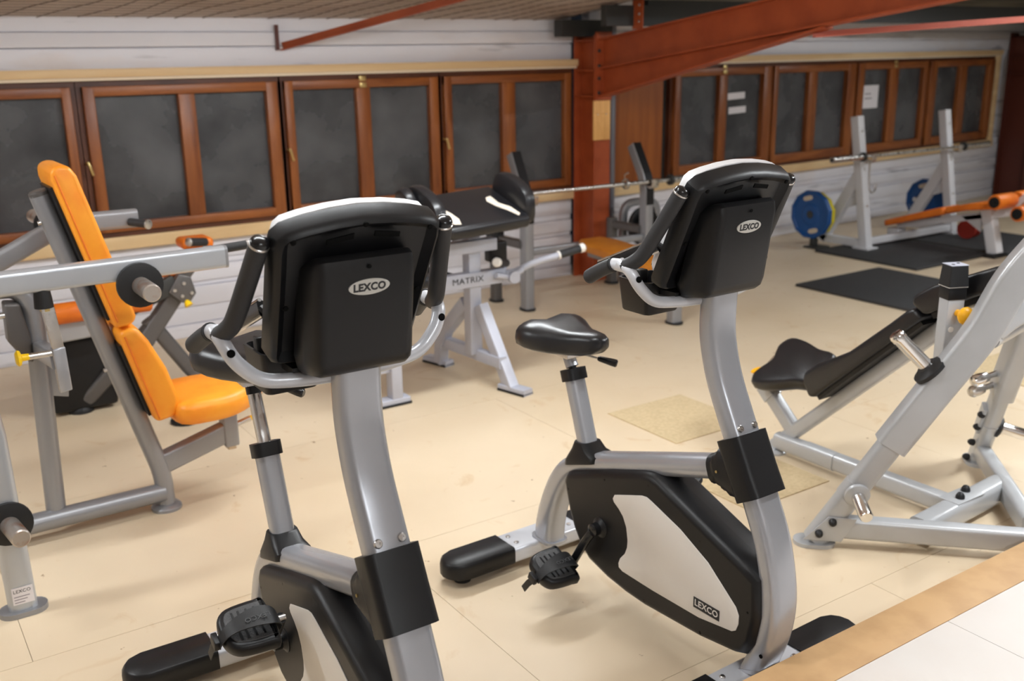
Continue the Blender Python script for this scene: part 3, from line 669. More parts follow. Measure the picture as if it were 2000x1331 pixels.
    t.part('tray_bracket', MB().box((.27, -.12, 1.12), (.36, -.06, 1.135)), BLACK, tr)
    t.part('phone_holder', MB().box((.235, -.158, 1.10), (.262, -.128, 1.185)), BLACK, tr, bevel=.004)
    return t
make_bike('exercise bike showing its cream side panel, standing left of the incline press', (1.898, 2.258, 0), math.radians(-88.83), 0, 239, 24)
make_bike('exercise bike nearest the camera, its console in front of the orange seat', (.83, 2.235, 0), math.radians(-90.59), .115, 51, 20)
# ================================================================== SEATED PRESS (left)
def bar(a, b, w, h, up=(0, 0, 1), r=.012): return MB().sweep([a, b], rrect(w, h, r), up)
def foot_disc(p, r, h=.018): return MB().lathe([(r, 0), (r, h*.5), (r*.82, h), (r*.5, h+.004)], p, (0, 0, 1), 22)
YC = 3.88
pm = Thing('shoulder_press_machine', 'seated press machine with bright orange backrest and grey tube frame', 'press machine', (.6, YC, 0), frame_world=True)
pm.part('floor_tube', MB().tube([(-.10, YC-.02, .075), (.875, YC-.02, .075)], .038, 18), GUN)
pm.part('foot', MB().tube([(-.10, YC-.02, .0), (-.10, YC-.02, .11)], .038, 18), GUN)
pm.part('top_link', bar((.215, 3.38, .985), (.215, YC+.03, .985), .06, .06), GUN)
rl = pm.part('back_rail', MB().sweep(fillet([(.878, YC-.01, .008), (.878, YC-.01, .15), (.576, YC, 1.30)], .09, 8), circ(.036, 18), (0, 1, 0)), GUN)
pm.part('rail_cap', MB().lathe([(.037, 0), (.037, .012), (.03, .018)], (.578, YC, 1.296), (-.254, 0, .967), 18), DARKGUN, rl)
pm.part('foot', foot_disc((.878, YC-.01, 0), .06, .022), GUN)
for z in (1.2, .62): 
    x = .576+.307*(1.306-z)/1.164; pm.part('bolt', MB().lathe([(.008, 0), (.008, .012)], (x-.036, YC-.012, z), (-1, 0, -.2), 10), STEEL, rl)
pm.part('post', MB().sweep(fillet([(.473, YC, .07), (.500, YC, .90), (.46, YC, .975), (.20, YC, .985)], .09, 7), circ(.036, 18), (0, 1, 0)), GUN)
pm.part('post_gusset', MB().prism([(.50, .56), (.50, .76), (.585, .62), (.575, .54)], (0, YC-.01, 0), (1, 0, 0), (0, 0, 1), (0, 1, 0), 0, .02), GUN, bevel=.003)
cs = pm.part('pivot_casting', MB().prism([(.405, .93), (.455, .925), (.475, .80), (.47, .70), (.44, .72), (.40, .79)], (0, YC-.045, 0), (1, 0, 0), (0, 0, 1), (0, 1, 0), 0, .09), DARKGUN, bevel=.01)
pm.part('pivot_axle', MB().tube([(.1, YC-.02, .885), (.44, YC-.02, .885)], .012, 12), STEEL, cs)
# pads along the rail
du = Vector((.2551, 0, -.9669)); nf = Vector((.9669, 0, .2551)); P0 = Vector((.576, YC, 1.306))
def pad(name, s0, s1, prof, w, mtl, bev=.022):
    mb = MB().prism(prof, P0-Vector((0, w/2, 0)), du, nf, (0, 1, 0), 0, w)
    return pm.part(name, mb, mtl, bevel=bev, seg=4)
up_prof = [(-.075, .045), (-.085, .075), (-.07, .11), (-.03, .122), (.30, .124), (.515, .122), (.535, .11), (.54, .08), (.53, .036), (-.04, .036)]
bp = pad('backrest', 0, 0, up_prof, .27, ORANGE)
lo_prof = [(.548, .036), (.545, .085), (.56, .108), (.62, .128), (.75, .150), (.88, .150), (.925, .132), (.94, .10), (.935, .036)]
lp = pad('lumbar_pad', 0, 0, lo_prof, .29, ORANGE)
for prf, par in ((up_prof, bp), (lo_prof, lp)):
    w = .27 if par is bp else .29
    loop = [P0+du*a+nf*(b*.0+.052)+Vector((0, -w/2-.001, 0)) for a, b in ((prf[0][0]+.02, 0), (prf[-2][0]-.02, 0))]
    pm.part('piping', MB().tube(loop, .003, 6), DULL_ORANGE, par)
    pm.part('pad_board', MB().prism([(prf[0][0]+.06, .026), (prf[-2][0]-.03, .026), (prf[-2][0]-.03, .038), (prf[0][0]+.06, .038)], P0-Vector((0, .10, 0)), du, nf, (0, 1, 0), 0, .20), BLACK, par)
# seat
so = smooth_closed([(.93, -.17), (1.02, -.20), (1.15, -.19), (1.25, -.12), (1.30, -.06), (1.31, 0), (1.30, .06), (1.25, .12), (1.15, .19), (1.02, .20), (.93, .17), (.915, 0)], 3)
rings = [[(x if k == 1 else 1.1+(x-1.1)*k, YC+y*k, z+.05*max(0, x-1.12)) for x, y in so] for z, k in ((.385, .86), (.395, .96), (.42, 1), (.452, 1), (.472, .95), (.480, .82))]
pm.part('seat', loft(MB(), rings), ORANGE, ang=70)
ss = pm.part('seat_arm', bar((.86, YC, .185), (1.15, YC, .265), .085, .06, (0, 1, 0)), GUN)
pm.part('seat_sleeve', MB().box((1.135, YC-.036, .205), (1.195, YC+.036, .345), Matrix.Translation((0, 0, 0))), GUN, ss, bevel=.008)
pm.part('seat_stem', MB().box((1.148, YC-.025, .19), (1.182, YC+.025, .40)), mat('bare_steel', srgb(196, 178, 156), .35, .6), ss, bevel=.003)
kn = pm.part('pin', MB().tube([(1.195, YC-.01, .29), (1.255, YC-.012, .305)], .012, 12), STEEL, ss)
pm.part('pin_knob', MB().lathe([(.010, 0), (.011, .018), (.021, .022), (.023, .031), (.016, .037)], (1.255, YC-.012, .305), (1, 0, .2), 16), YELLOW, ss)
# near upright with weight horn
fp = pm.part('front_upright', MB().sweep([(.266, 3.345, .012), (.255, 3.345, .62), (.22, 3.40, 1.0)], rrect(.088, .062, .026), (0, 1, 0)), SATIN)
pm.part('upright_foot', MB().sweep([(.266, 3.345, 0), (.266, 3.345, .018)], rrect(.15, .092, .045), (0, 1, 0)), GUN, fp)
hz = .335
pm.part('horn_disc', MB().lathe([(.072, 0), (.072, .014), (.05, .02)], (.262, 3.312, hz), (0, -1, 0), 26), RUBBER, fp)
pm.part('weight_horn', MB().lathe([(.029, 0), (.029, .13), (.025, .134), (.002, .134)], (.262, 3.30, hz), (.12, -1, 0), 20), WORN, fp)
st_o = Vector((.268, 3.3125, .075))
pm.part('sticker', MB().prism([(-.032, -.03), (.032, -.03), (.032, .03), (-.032, .03)], st_o, (1, 0, 0), (0, 0, 1), (0, -1, 0), 0, .0012), PAPER, fp, label='white maker sticker')
text_part(pm, 'sticker_lettering', 'LEXCO', .016, st_o+Vector((-.028, -.0016, .016)), (1, 0, 0), (0, 0, 1), INK, fp, depth=.0002, align='LEFT')
for k in range(3): pm.part('sticker_line', MB().box((st_o.x-.027, st_o.y-.0016, st_o.z-.004-.010*k), (st_o.x+.02-.008*k, st_o.y-.001, st_o.z-.001-.010*k)), FAINT, fp)
# near lever arm
YA = 3.45
ar = pm.part('lever_arm', MB().sweep([(.0, YA, 1.072), (.36, YA, 1.078), (1.078, YA, 1.080)], rrect(.078, .056, .016), (0, 1, 0)), SATIN)
pm.part('arm_cap', bar((1.076, YA, 1.08), (1.086, YA, 1.08), .079, .057, (0, 1, 0), .016), GUN, ar)
pm.part('arm_handle', MB().tube([(1.02, YA+.06, 1.092), (1.185, YA+.06, 1.10)], .0165, 14), FOAM, ar)
pm.part('handle_tip', MB().lathe([(.0175, 0), (.0175, .006), (.012, .010)], (1.183, YA+.06, 1.10), (1, 0, .05), 14), STEEL, ar)
pm.part('handle_mount', MB().box((1.03, YA+.025, 1.07), (1.06, YA+.075, 1.11)), GUN, ar)
pm.part('horn_disc', MB().lathe([(.076, 0), (.076, .016), (.055, .022)], (.775, YA-.03, 1.025), (0, -1, 0), 28), RUBBER, ar)
pm.part('weight_horn', MB().lathe([(.030, 0), (.030, .13), (.026, .134), (.002, .134)], (.775, YA-.05, 1.025), (.02, -1, -.02), 22), WORN, ar)
pm.part('arm_stop', MB().lathe([(.03, 0), (.028, .03), (.024, .065)], (.478, YA, .985), (0, 0, 1), 18), RUBBER, ar)
ab = pm.part('stop_bar', MB().prism([(.466, .985), (.506, .985), (.520, .82), (.486, .82)], (0, YA-.018, 0), (1, 0, 0), (0, 0, 1), (0, 1, 0), 0, .03), STEEL, bevel=.002)
pm.part('stop_bolt', MB().lathe([(.02, 0), (.02, .016)], (.484, YA, .974), (0, 0, 1), 14), BRASS, ab)
pm.part('stop_sleeve', MB().prism([(.480, .845), (.520, .850), (.524, .70), (.486, .695)], (0, YA-.024, 0), (1, 0, 0), (0, 0, 1), (0, 1, 0), 0, .046), SILVER, ab, bevel=.004)
pm.part('stop_link', bar((.50, YA+.01, .80), (.50, YC, .74), .05, .06, r=.01), GUN, ab)
pm.part('pin', MB().tube([(.41, YA, .83), (.485, YA, .83)], .011, 12), STEEL, ab)
pm.part('pin_knob', MB().lathe([(.011, 0), (.012, .022), (.024, .026), (.027, .034), (.018, .041)], (.412, YA, .83), (-1, 0, 0), 16), YELLOW, ab)
pm.part('cross_link', MB().sweep([(.02, YA, 1.06), (.02, 4.25, 1.02)], rrect(.06, .06, .012)), GUN)
# far lever arm
YF = 4.25
fa = pm.part('lever_arm', MB().sweep(fillet([(.02, YF, .82), (.43, YF, 1.0), (.70, YF, 1.13), (.985, YF, 1.128)], .06, 5), rrect(.075, .056, .016), (0, 1, 0)), GUN)
pm.part('arm_handle', MB().tube([(.95, YF-.03, 1.118), (1.0, YF-.10, 1.112)], .0165, 14), FOAM, fa)
pm.part('handle_tip', MB().lathe([(.02, 0), (.02, .008), (.008, .010)], (1.0, YF-.10, 1.112), (.57, -.8, -.06), 16), STEEL, fa)
pm.part('horn_disc', MB().lathe([(.06, 0), (.06, .014)], (.66, YF+.03, 1.13), (0, 1, 0), 22), RUBBER, fa)
pm.part('weight_horn', MB().lathe([(.028, 0), (.028, .14), (.02, .144)], (.64, YF+.04, 1.15), (-.1, 1, 0), 18), WORN, fa)
# ================================================================== LEG CURL MACHINE behind it
lc = Thing('leg_curl_machine', 'grey leg machine with orange rollers by the wall, behind the press', 'leg machine', (1.1, 5.2, 0), frame_world=True)
lc.part('seat_beam', bar((.62, 5.2, .47), (1.02, 5.2, .485), .085, .12), SILVER)
for a, b in ((.75, .925), (1.09, 1.215)):
    lc.part('foam_roller', MB().lathe([(.02, 0), (.045, .003), (.052, .012), (.052, b-a-.012), (.045, b-a-.003), (.02, b-a)], (a, 5.16, .564), (1, 0, 0), 22), DULL_ORANGE)
lc.part('roller_axle', MB().tube([(.70, 5.16, .564), (1.26, 5.16, .564)], .012, 10), STEEL)
lv = lc.part('roller_lever', MB().prism([(1.03, .50), (1.06, .585), (1.33, .685), (1.36, .60), (1.10, .50)], (0, 5.13, 0), (1, 0, 0), (0, 0, 1), (0, 1, 0), 0, .05), BLACKSTEEL, bevel=.006)
pp = lc.part('post', MB().sweep([(1.16, 5.192, .34), (1.37, 5.192, .60)], rrect(.085, .07, .012), (0, 1, 0)), DARKGUN)
lc.part('pivot_plate', MB().prism([(1.30, .60), (1.36, .69), (1.42, .67), (1.44, .58), (1.40, .53), (1.36, .54)], (0, 5.12, 0), (1, 0, 0), (0, 0, 1), (0, 1, 0), 0, .03), DARKGUN, pp, bevel=.006)
for x, z in ((1.33, .61), (1.38, .64), (1.365, .575), (1.415, .585)): lc.part('bolt', MB().lathe([(.009, 0), (.009, .008)], (x, 5.12, z), (0, -1, 0), 10), STEEL, pp)
lc.part('pin_knob', MB().lathe([(.012, 0), (.02, .02), (.022, .03)], (1.385, 5.13, .545), (.3, -.5, -.8), 14), YELLOW, pp)
lc.part('post_top', MB().sweep([(1.36, 5.24, .60), (1.50, 5.24, .76)], rrect(.07, .06, .012), (0, 1, 0)), DARKGUN)
lc.part('front_leg', MB().sweep(fillet([(1.20, 5.2, .46), (1.42, 5.2, .10), (1.62, 5.08, .05)], .08, 6), rrect(.075, .07, .02), (0, 1, 0)), DARKGUN)
lc.part('rear_leg', MB().sweep(fillet([(1.22, 5.212, .42), (1.0, 5.25, .20), (.85, 5.3, .045)], .1, 6), rrect(.075, .07, .02), (0, 1, 0)), DARKGUN)
lc.part('floor_bar', MB().tube(cat([(.75, 5.55, .045), (1.0, 5.62, .045), (1.2, 5.45, .045), (1.3, 5.2, .045), (1.25, 4.82, .045)], 6), .035, 14), DARKGUN)
lc.part('foot', foot_disc((1.24, 4.83, 0), .075, .03), RUBBER); lc.part('foot', foot_disc((1.66, 5.06, 0), .06, .03), RUBBER); lc.part('foot', foot_disc((.84, 5.31, 0), .06, .03), RUBBER)
lc.part('weight_stack_cover', MB().box((.70, 5.26, .02), (1.02, 5.42, .40)), BLACK, bevel=.02)
lc.part('thigh_pad', MB().box((1.02, 5.05, .60), (1.13, 5.35, .70)), DULL_ORANGE, bevel=.03, seg=4)
lc.part('chest_pad', MB().box((1.42, 5.20, .79), (1.585, 5.36, .848)), DULL_ORANGE, bevel=.025, seg=4)
lc.part('seat_pad', MB().box((1.16, 5.22, .66), (1.38, 5.42, .72)), DULL_ORANGE, bevel=.02, seg=4)
hd = lc.part('hand_grip', MB().tube([(1.43, 5.12, .85), (1.53, 5.18, .83)], .022, 12), FOAM)
lc.part('grip_cap', MB().lathe([(.023, 0), (.023, .006), (.012, .01)], (1.43, 5.12, .85), (-.8, -.5, .15), 12), STEEL, hd)
# ================================================================== CURL MACHINE (pale grey)
cm = Thing('arm_curl_machine', 'pale grey arm curl machine with torn black elbow pad', 'curl machine', (2.6, 4.52, 0), frame_world=True)
XP, YP = 2.755, 4.52
cm.part('main_post', MB().box((XP-.036, YP-.036, .16), (XP+.036, YP+.036, .86)), LAV, bevel=.004)
cm.part('leg', MB().sweep([(2.775, 4.47, .44), (2.815, 4.24, .02)], rrect(.075, .06, .006), (1, 0, 0)), LAV)
cm.part('leg', MB().sweep([(2.75, 4.57, .44), (2.745, 4.80, .24), (2.745, 4.86, .14), (2.745, 4.88, .02)], rrect(.075, .06, .006), (1, 0, 0)), LAV)
cm.part('cross_bar', bar((2.79, 4.28, .155), (2.75, 4.87, .155), .05, .065, r=.006), LAV)
for x0, y0, x1, y1 in ((2.80, 4.31, 2.845, 4.125), (2.725, 5.01, 2.775, 4.83)):
    f = cm.part('foot', bar((x0, y0, .018), (x1, y1, .018), .07, .036, r=.004), LAV)
    cm.part('foot_rubber', bar((x0, y0, .007), (x1, y1, .007), .078, .014, r=.003), RUBBER, f)
sp = cm.part('seat_post', MB().box((2.185, 4.40, .03), (2.245, 4.47, .62)), LAV, bevel=.004)
f = cm.part('foot', bar((2.12, 4.435, .02), (2.285, 4.435, .02), .075, .036, r=.004), LAV); cm.part('foot_rubber', bar((2.115, 4.435, .007), (2.29, 4.435, .007), .085, .014, r=.003), RUBBER, f)
mbar = cm.part('lower_beam', MB().box((2.17, 4.47, .545), (2.93, 4.53, .625)), LAV, bevel=.004)
text_part(cm, 'beam_lettering', 'MATRIX', .046, (2.70, 4.4688, .586), (1, 0, 0), (0, 0, 1), INK, mbar, depth=.0006, squeeze=1.15)
cm.part('low_link', MB().box((2.02, 4.42, .18), (2.20, 4.46, .30)), LAV, bevel=.004)
cm.part('upper_beam', MB().box((2.20, 4.46, .735), (2.885, 4.53, .80)), LAV, bevel=.004)
cm.part('seat', MB().box((2.05, 4.30, .62), (2.44, 4.62, .68)), VINYL, bevel=.02, seg=4)
cm.part('seat_wedge', MB().prism([(2.44, .60), (2.44, .70), (2.70, .60)], (0, 4.54, 0), (1, 0, 0), (0, 0, 1), (0, 1, 0), 0, .10), BLACK, bevel=.006)
# elbow pad: long along X, rising away from the camera
pa = Matrix.Translation((2.70, 4.42, .955)) @ Matrix.Rotation(math.radians(17), 4, 'X') @ Matrix.Rotation(math.radians(-3), 4, 'Y')
ep = cm.part('elbow_pad', MB().box((-.24, -.20, -.035), (.25, .22, .035), pa), VINYL, bevel=.026, seg=4)
cm.part('pad_board', MB().box((-.2, -.16, -.05), (.2, .18, -.035), pa), BLACK, ep)
def patch(pts, name='torn_patch'):
    return cm.part(name, MB().prism(pts, pa @ Vector((0, 0, 0)), pa.to_3x3() @ Vector((1, 0, 0)), pa.to_3x3() @ Vector((0, 1, 0)), pa.to_3x3() @ Vector((0, 0, 1)), .034, .0362), TORN, ep, label='bare patch torn in the black vinyl')
patch([(-.19, -.15), (-.155, -.16), (-.135, -.10), (-.14, -.03), (-.16, .05), (-.185, .10), (-.205, .06), (-.19, .0), (-.20, -.08)])
patch([(.135, .08), (.17, .09), (.165, .0), (.20, -.06), (.205, -.15), (.185, -.17), (.16, -.09), (.13, -.03), (.115, .04)])
for s, nm in ((-1, 'end_bolster'), (1, 'end_bolster')):
    M2 = pa @ Matrix.Translation((s*.265, .02, .05))
    out = smooth_closed([(-.17, -.08), (-.185, 0), (-.14, .085), (0, .11), (.13, .085), (.165, 0), (.15, -.08), (0, -.09)], 3)
    rings = [[M2 @ Vector((x, a*k, b*k)) for a, b in out] for x, k in ((-.036, .8), (-.028, .96), (-.012, 1), (.012, 1), (.028, .96), (.036, .8))]
    eb = cm.part(nm, loft(MB(), rings), VINYL, ang=50)
    if s < 0:
        cm.part('bolster_plate', MB().box((-.05, -.10, -.06), (-.038, .12, .05), M2), DARKGUN, eb, bevel=.003)
        for a in (-.05, .06): cm.part('bolt', MB().lathe([(.008, 0), (.008, .008)], M2 @ Vector((-.05, a, .0)), M2.to_3x3() @ Vector((-1, 0, 0)), 10), STEEL, eb)
cm.part('pad_bracket', MB().box((2.70, 4.46, .83), (2.98, 4.56, .88)), BLACK, bevel=.006)
cm.part('pivot_block', MB().box((2.86, 4.49, .66), (2.97, 4.56, .77)), BLACK, bevel=.01)
cp = cm.part('chest_pad', MB().lathe([(.06, 0), (.078, .006), (.085, .02), (.085, .04), (.078, .052), (.06, .056)], (2.34, 4.50, 1.02), (1, 0, .25), 24), VINYL)
cm.part('chest_stem', bar((2.36, 4.50, .98), (2.40, 4.50, .76), .05, .05, (0, 1, 0)), LAV, cp)
# curl bar
cb = cm.part('curl_bar', MB().tube(fillet([(2.80, 4.60, .585), (2.93, 4.58, .592), (3.0, 4.50, .578), (3.12, 4.46, .635), (3.28, 4.42, .665), (3.41, 4.40, .69)], .06, 5), .019, 14), LAV)
cm.part('curl_bar', MB().tube(fillet([(2.86, 4.44, .60), (2.96, 4.45, .575), (3.05, 4.47, .60)], .03, 4), .017, 12), LAV)
cm.part('bar_pivot', MB().lathe([(.034, 0), (.034, .03)], (2.965, 4.44, .578), (0, -1, 0), 20), LAV, cb)
for a, b in (((2.845, 4.40, .680), (3.0, 4.55, .632)), ((3.27, 4.425, .663), (3.405, 4.40, .689))):
    a, b = Vector(a), Vector(b); d = (b-a).normalized()
    g = cm.part('hand_grip', MB().tube([a, b], .0225, 14), FOAM)
    e, dd = (a, -d) if a.x < 3.1 else (b, d)
    cm.part('grip_end', MB().lathe([(.025, -.004), (.026, .02), (.018, .028)], e, dd, 14), WHITE_PL, g, label='white end cap')
    e2, d2 = (b, d) if a.x < 3.1 else (a, -d)
    cm.part('grip_ring', MB().lathe([(.025, -.006), (.025, .006)], e2, d2, 14), WHITE_PL, g)
cm.part('grip_link', MB().tube([(2.99, 4.545, .635), (2.95, 4.52, .58)], .015, 10), LAV)
# ================================================================== BENCH PRESS STATION by the column
bs = Thing('bench_press_station', 'grey bench press station with tilted black uprights beside the red column', 'bench press', (4.43, 5.4, 0), frame_world=True)
for X, yb, zk in ((3.90, 5.65, .78), (4.952, 5.60, .82)):
    u_ = bs.part('upright', MB().sweep(fillet([(X, yb, .012), (X, yb, zk), (X, yb+.155, 1.085)], .10, 7), rrect(.085, .075, .016), (1, 0, 0)), GUN)
    fpth = fillet([(X, yb, zk-.16), (X, yb, zk), (X, yb+.155, 1.085)], .10, 7)
    bs.part('black_facing', MB().sweep(fpth, [(-.0435, -.0345), (-.040, -.0345), (-.040, .0345), (-.0435, .0345)], (1, 0, 0)), BLACK, u_, label='black wear strip')
    bs.part('bar_hook', MB().sweep(fillet([(X, yb-.03, zk-.02), (X, yb-.085, zk-.03), (X, yb-.10, zk+.035)], .03, 4), rrect(.02, .06, .004), (1, 0, 0)), STEEL, u_)
    f = bs.part('foot', MB().sweep([(X, yb, 0), (X, yb, .014)], rrect(.13, .095, .045), (1, 0, 0)), RUBBER, u_)
    rp = bs.part('rear_post', MB().sweep([(X-.03, yb+.36, .012), (X-.03, yb+.36, .52)], rrect(.07, .07, .014), (1, 0, 0)), DARKGUN)
    bs.part('foot', MB().sweep([(X-.03, yb+.36, 0), (X-.03, yb+.36, .014)], rrect(.12, .095, .045), (1, 0, 0)), RUBBER, rp)
    bs.part('side_bar', bar((X-.02, yb+.02, .47), (X-.03, yb+.38, .47), .06, .06), DARKGUN)
    if X < 4.5: bs.part('catch_box', MB().box((X-.075, yb+.28, .40), (X-.0, yb+.42, .56)), BLACK, bevel=.01)
bs.part('cross_bar', bar((3.90, 5.66, .415), (4.95, 5.61, .415), .05, .05), GUN)
bs.part('spine', bar((4.45, 5.62, .36), (4.47, 4.72, .31), .07, .07), GUN)
bs.part('front_leg', MB().sweep([(4.472, 4.755, .012), (4.472, 4.755, .32)], rrect(.075, .085, .016), (1, 0, 0)), GUN)
bs.part('foot', MB().sweep([(4.472, 4.755, 0), (4.472, 4.755, .014)], rrect(.13, .095, .045), (1, 0, 0)), RUBBER)
po = [(-.15, -.42), (.15, -.42), (.15, .30), (.10, .44), (-.10, .44), (-.15, .30)]
bs.part('bench_pad', MB().prism(po, (4.43, 5.18, .375), (1, 0, 0), (0, 1, .06), (0, 0, 1), 0, .065), SHADED_ORANGE, bevel=.02, seg=4)
def barbell(name, label, y, z, x0, x1, yslope=0):
    t = Thing(name, label, 'barbell', ((x0+x1)/2, y, z), frame_world=True)
    def p(x): return Vector((x, y+(x-(x0+x1)/2)*yslope, z))
    t.part('shaft', MB().tube([p(x0+.40), p(x1-.40)], .0145, 14), STEEL)
    for a, b in ((x0, x0+.415), (x1, x1-.415)):
        s = t.part('sleeve', MB().tube([p(a), p(b)], .0255, 18), STEEL)
        d = 1 if b > a else -1
        t.part('collar', MB().lathe([(.026, -.012), (.04, -.012), (.04, .012), (.026, .012)], p(b), (d, 0, 0), 20), BLACKSTEEL, s)
        t.part('end_cap', MB().lathe([(.018, -.003), (.018, .002)], p(a), (-d, 0, 0), 14), BLACKSTEEL, s)
    return t
barbell('barbell', 'steel barbell resting on the tilted black uprights beside the red column', 5.565, .834, 3.32, 5.54, -.045)
cl = Thing('spring_collar', 'small steel spring collar hanging on the barbell by the column', 'collar', (4.72, 5.55, .834), frame_world=True)
for k in range(3): cl.part('coil', MB().tube([(4.70+.008*k, 5.552+.034*math.cos(a*math.pi/10), .834+.034*math.sin(a*math.pi/10)) for a in range(21)], .004, 6), STEEL)
cl.part('finger_loop', MB().tube([(4.70, 5.55, .868), (4.685, 5.54, .905), (4.72, 5.54, .915)], .006, 6), STEEL)
# plate rack behind the upright
pr = Thing('plate_holder', 'low grey arched plate holder behind the right upright', 'plate holder', (5.08, 5.95, 0), frame_world=True)
pr.part('arch', MB().sweep(fillet([(5.04, 5.97, 0), (5.04, 5.97, .62), (5.36, 5.94, .62), (5.36, 5.94, .0)], .11, 7), rrect(.06, .05, .012), (0, 1, 0)), GUN)
pr.part('shelf', MB().box((5.04, 5.92, .20), (5.36, 6.02, .27)), DARKGUN, bevel=.02)
pr.part('peg', MB().tube([(5.17, 6.0, .44), (5.17, 5.78, .44)], .022, 12), BLACKSTEEL)
for k, (r, y) in enumerate(((.15, 5.88), (.10, 5.835))):
    o = tag(obj('weight_plate', MB().lathe([(.026, -.016), (r*.5, -.016), (r*.55, -.010), (r*.86, -.010), (r*.9, -.016), (r, -.012), (r, .012), (r*.9, .016), (r*.86, .010), (r*.5, .012), (.026, .016)], (5.17, y, .44), (0, 1, 0), 28), BLACK), ['larger black weight plate on the low arched holder', 'smaller black weight plate hung in front on the low arched holder'][k], 'weight plate')
# ================================================================== WHITE BENCH RACK (right)
rk = Thing('bench_rack', 'white steel bench rack with two tall leaning uprights', 'rack', (8.19, 5.6, 0), frame_world=True)
for X in (7.545, 8.835):
    y0 = 5.57; u_ = rk.part('upright', bar((X, y0, .03), (X, y0+.20, 1.175), .085, .085, (1, 0, 0), .008), RACKW)
    rk.part('foot', MB().box((X-.075, y0-.075, .021), (X+.075, y0+.085, .035)), RACKW, u_)
    rk.part('brace', bar((X, y0+.115, .68), (X, 6.05, .05), .10, .07, (1, 0, 0), .006), RACKW)
    rk.part('base_bar', bar((X, y0+.02, .06), (X, 6.06, .06), .07, .07, r=.006), RACKW)
    rk.part('gusset', MB().prism([(y0+.07, .42), (y0+.09, .62), (y0+.27, .35)], (X-.004, 0, 0), (0, 1, 0), (0, 0, 1), (1, 0, 0), 0, .008), RACKW, u_)
    rk.part('cover_plate', MB().sweep([(X, y0+.154, .88), (X, y0+.184, 1.05)], [(-.047, -.036), (-.042, -.036), (-.042, .036), (-.047, .036)], (1, 0, 0)), GUN, u_)
    hk = rk.part('bar_hook', MB().sweep(fillet([(X+.02, y0+.11, .80), (X+.02, y0+.0, .79), (X+.02, y0-.0, .86)], .03, 4), rrect(.014, .05, .004), (1, 0, 0)), STEEL, u_)
    for z in (.4, .72, 1.05): rk.part('bolt', MB().lathe([(.012, 0), (.012, .008)], (X, y0+.175*z-.043, z), (0, -1, 0), 10), STEEL, u_)
    s = -1 if X < 8 else 1
    rk.part('plate_peg', MB().tube([(X, 6.0, .30), (X+s*.235, 6.0, .30 if s < 0 else .268)], .022, 12), STEEL)
rk.part('safety_hook', MB().tube(fillet([(7.60, 5.64, .80), (7.61, 5.64, .55), (7.64, 5.62, .50), (7.68, 5.62, .53), (7.69, 5.62, .58)], .02, 4), .008, 8), STEEL)
rk.part('cross_bar', bar((7.55, 5.60, .075), (8.83, 5.58, .075), .055, .06, r=.006), RACKW)
barbell('barbell', 'steel barbell resting across the white bench rack', 5.59, .84, 7.02, 9.34)
def olympic_plate(name, label, c, r, m, th=.05, holes=True, n=12):
    t = Thing(name, label, 'weight plate', c, group=None, frame_world=True); c = Vector(c)
    mb = MB(); ax = Vector((1, 0, 0)); u = Vector((0, 1, 0)); w = Vector((0, 0, 1)); rings = []
    for rr, h in ((.03, -th*.35), (r*.4, -th*.35), (r*.45, -th*.22), (r*.84, -th*.22), (r*.88, -th/2), (r*.97, -th/2), (r, -th*.38), (r, th*.38), (r*.97, th/2), (r*.88, th/2), (r*.84, th*.22), (r*.4, th*.3), (.03, th*.3)):
        rings.append([c+ax*h+(u*math.cos(2*math.pi*(i+.5)/n)+w*math.sin(2*math.pi*(i+.5)/n))*rr for i in range(n)])
    t.part('disc', loft(mb, rings), m, ang=25)
    t.part('hub', MB().lathe([(.027, -th*.36), (.036, -th*.4), (.036, -th*.3), (.027, -th*.2)], c, (1, 0, 0), 18), BLACKSTEEL)
    if holes:
        for a in (75, 255):
            q = c+(u*math.cos(math.radians(a))+w*math.sin(math.radians(a)))*r*.68
            tt = (-u*math.sin(math.radians(a))+w*math.cos(math.radians(a)))
            out = [(.035*math.cos(k*math.pi/8)+(.02 if math.cos(k*math.pi/8) > 0 else -.02), .022*math.sin(k*math.pi/8)) for k in range(16)]
            t.part('grip_slot', MB().prism(out, q, tt, tt.cross(ax), ax, -th*.24, -th*.20), mat('slot_light', srgb(206, 190, 168), .6))
    return t
olympic_plate('weight_plate', 'large blue weight plate with grip slots at the left end of the white rack', (7.295, 5.995, .302), .222, BLUE)
olympic_plate('weight_plate', 'yellow weight plate behind the large blue one', (7.36, 5.995, .30), .205, YELLOWP, .045, False)
olympic_plate('weight_plate', 'blue weight plate half hidden behind the brace of the right upright', (9.03, 6.0, .268), .222, BLUE)
tag(obj('plate_stand', MB().box((7.24, 5.86, .0), (7.42, 6.02, .016)).box((7.30, 5.95, .016), (7.36, 6.0, .08)), BLACKSTEEL, bevel=.003), 'small dark foot under the large blue plate', 'stand')
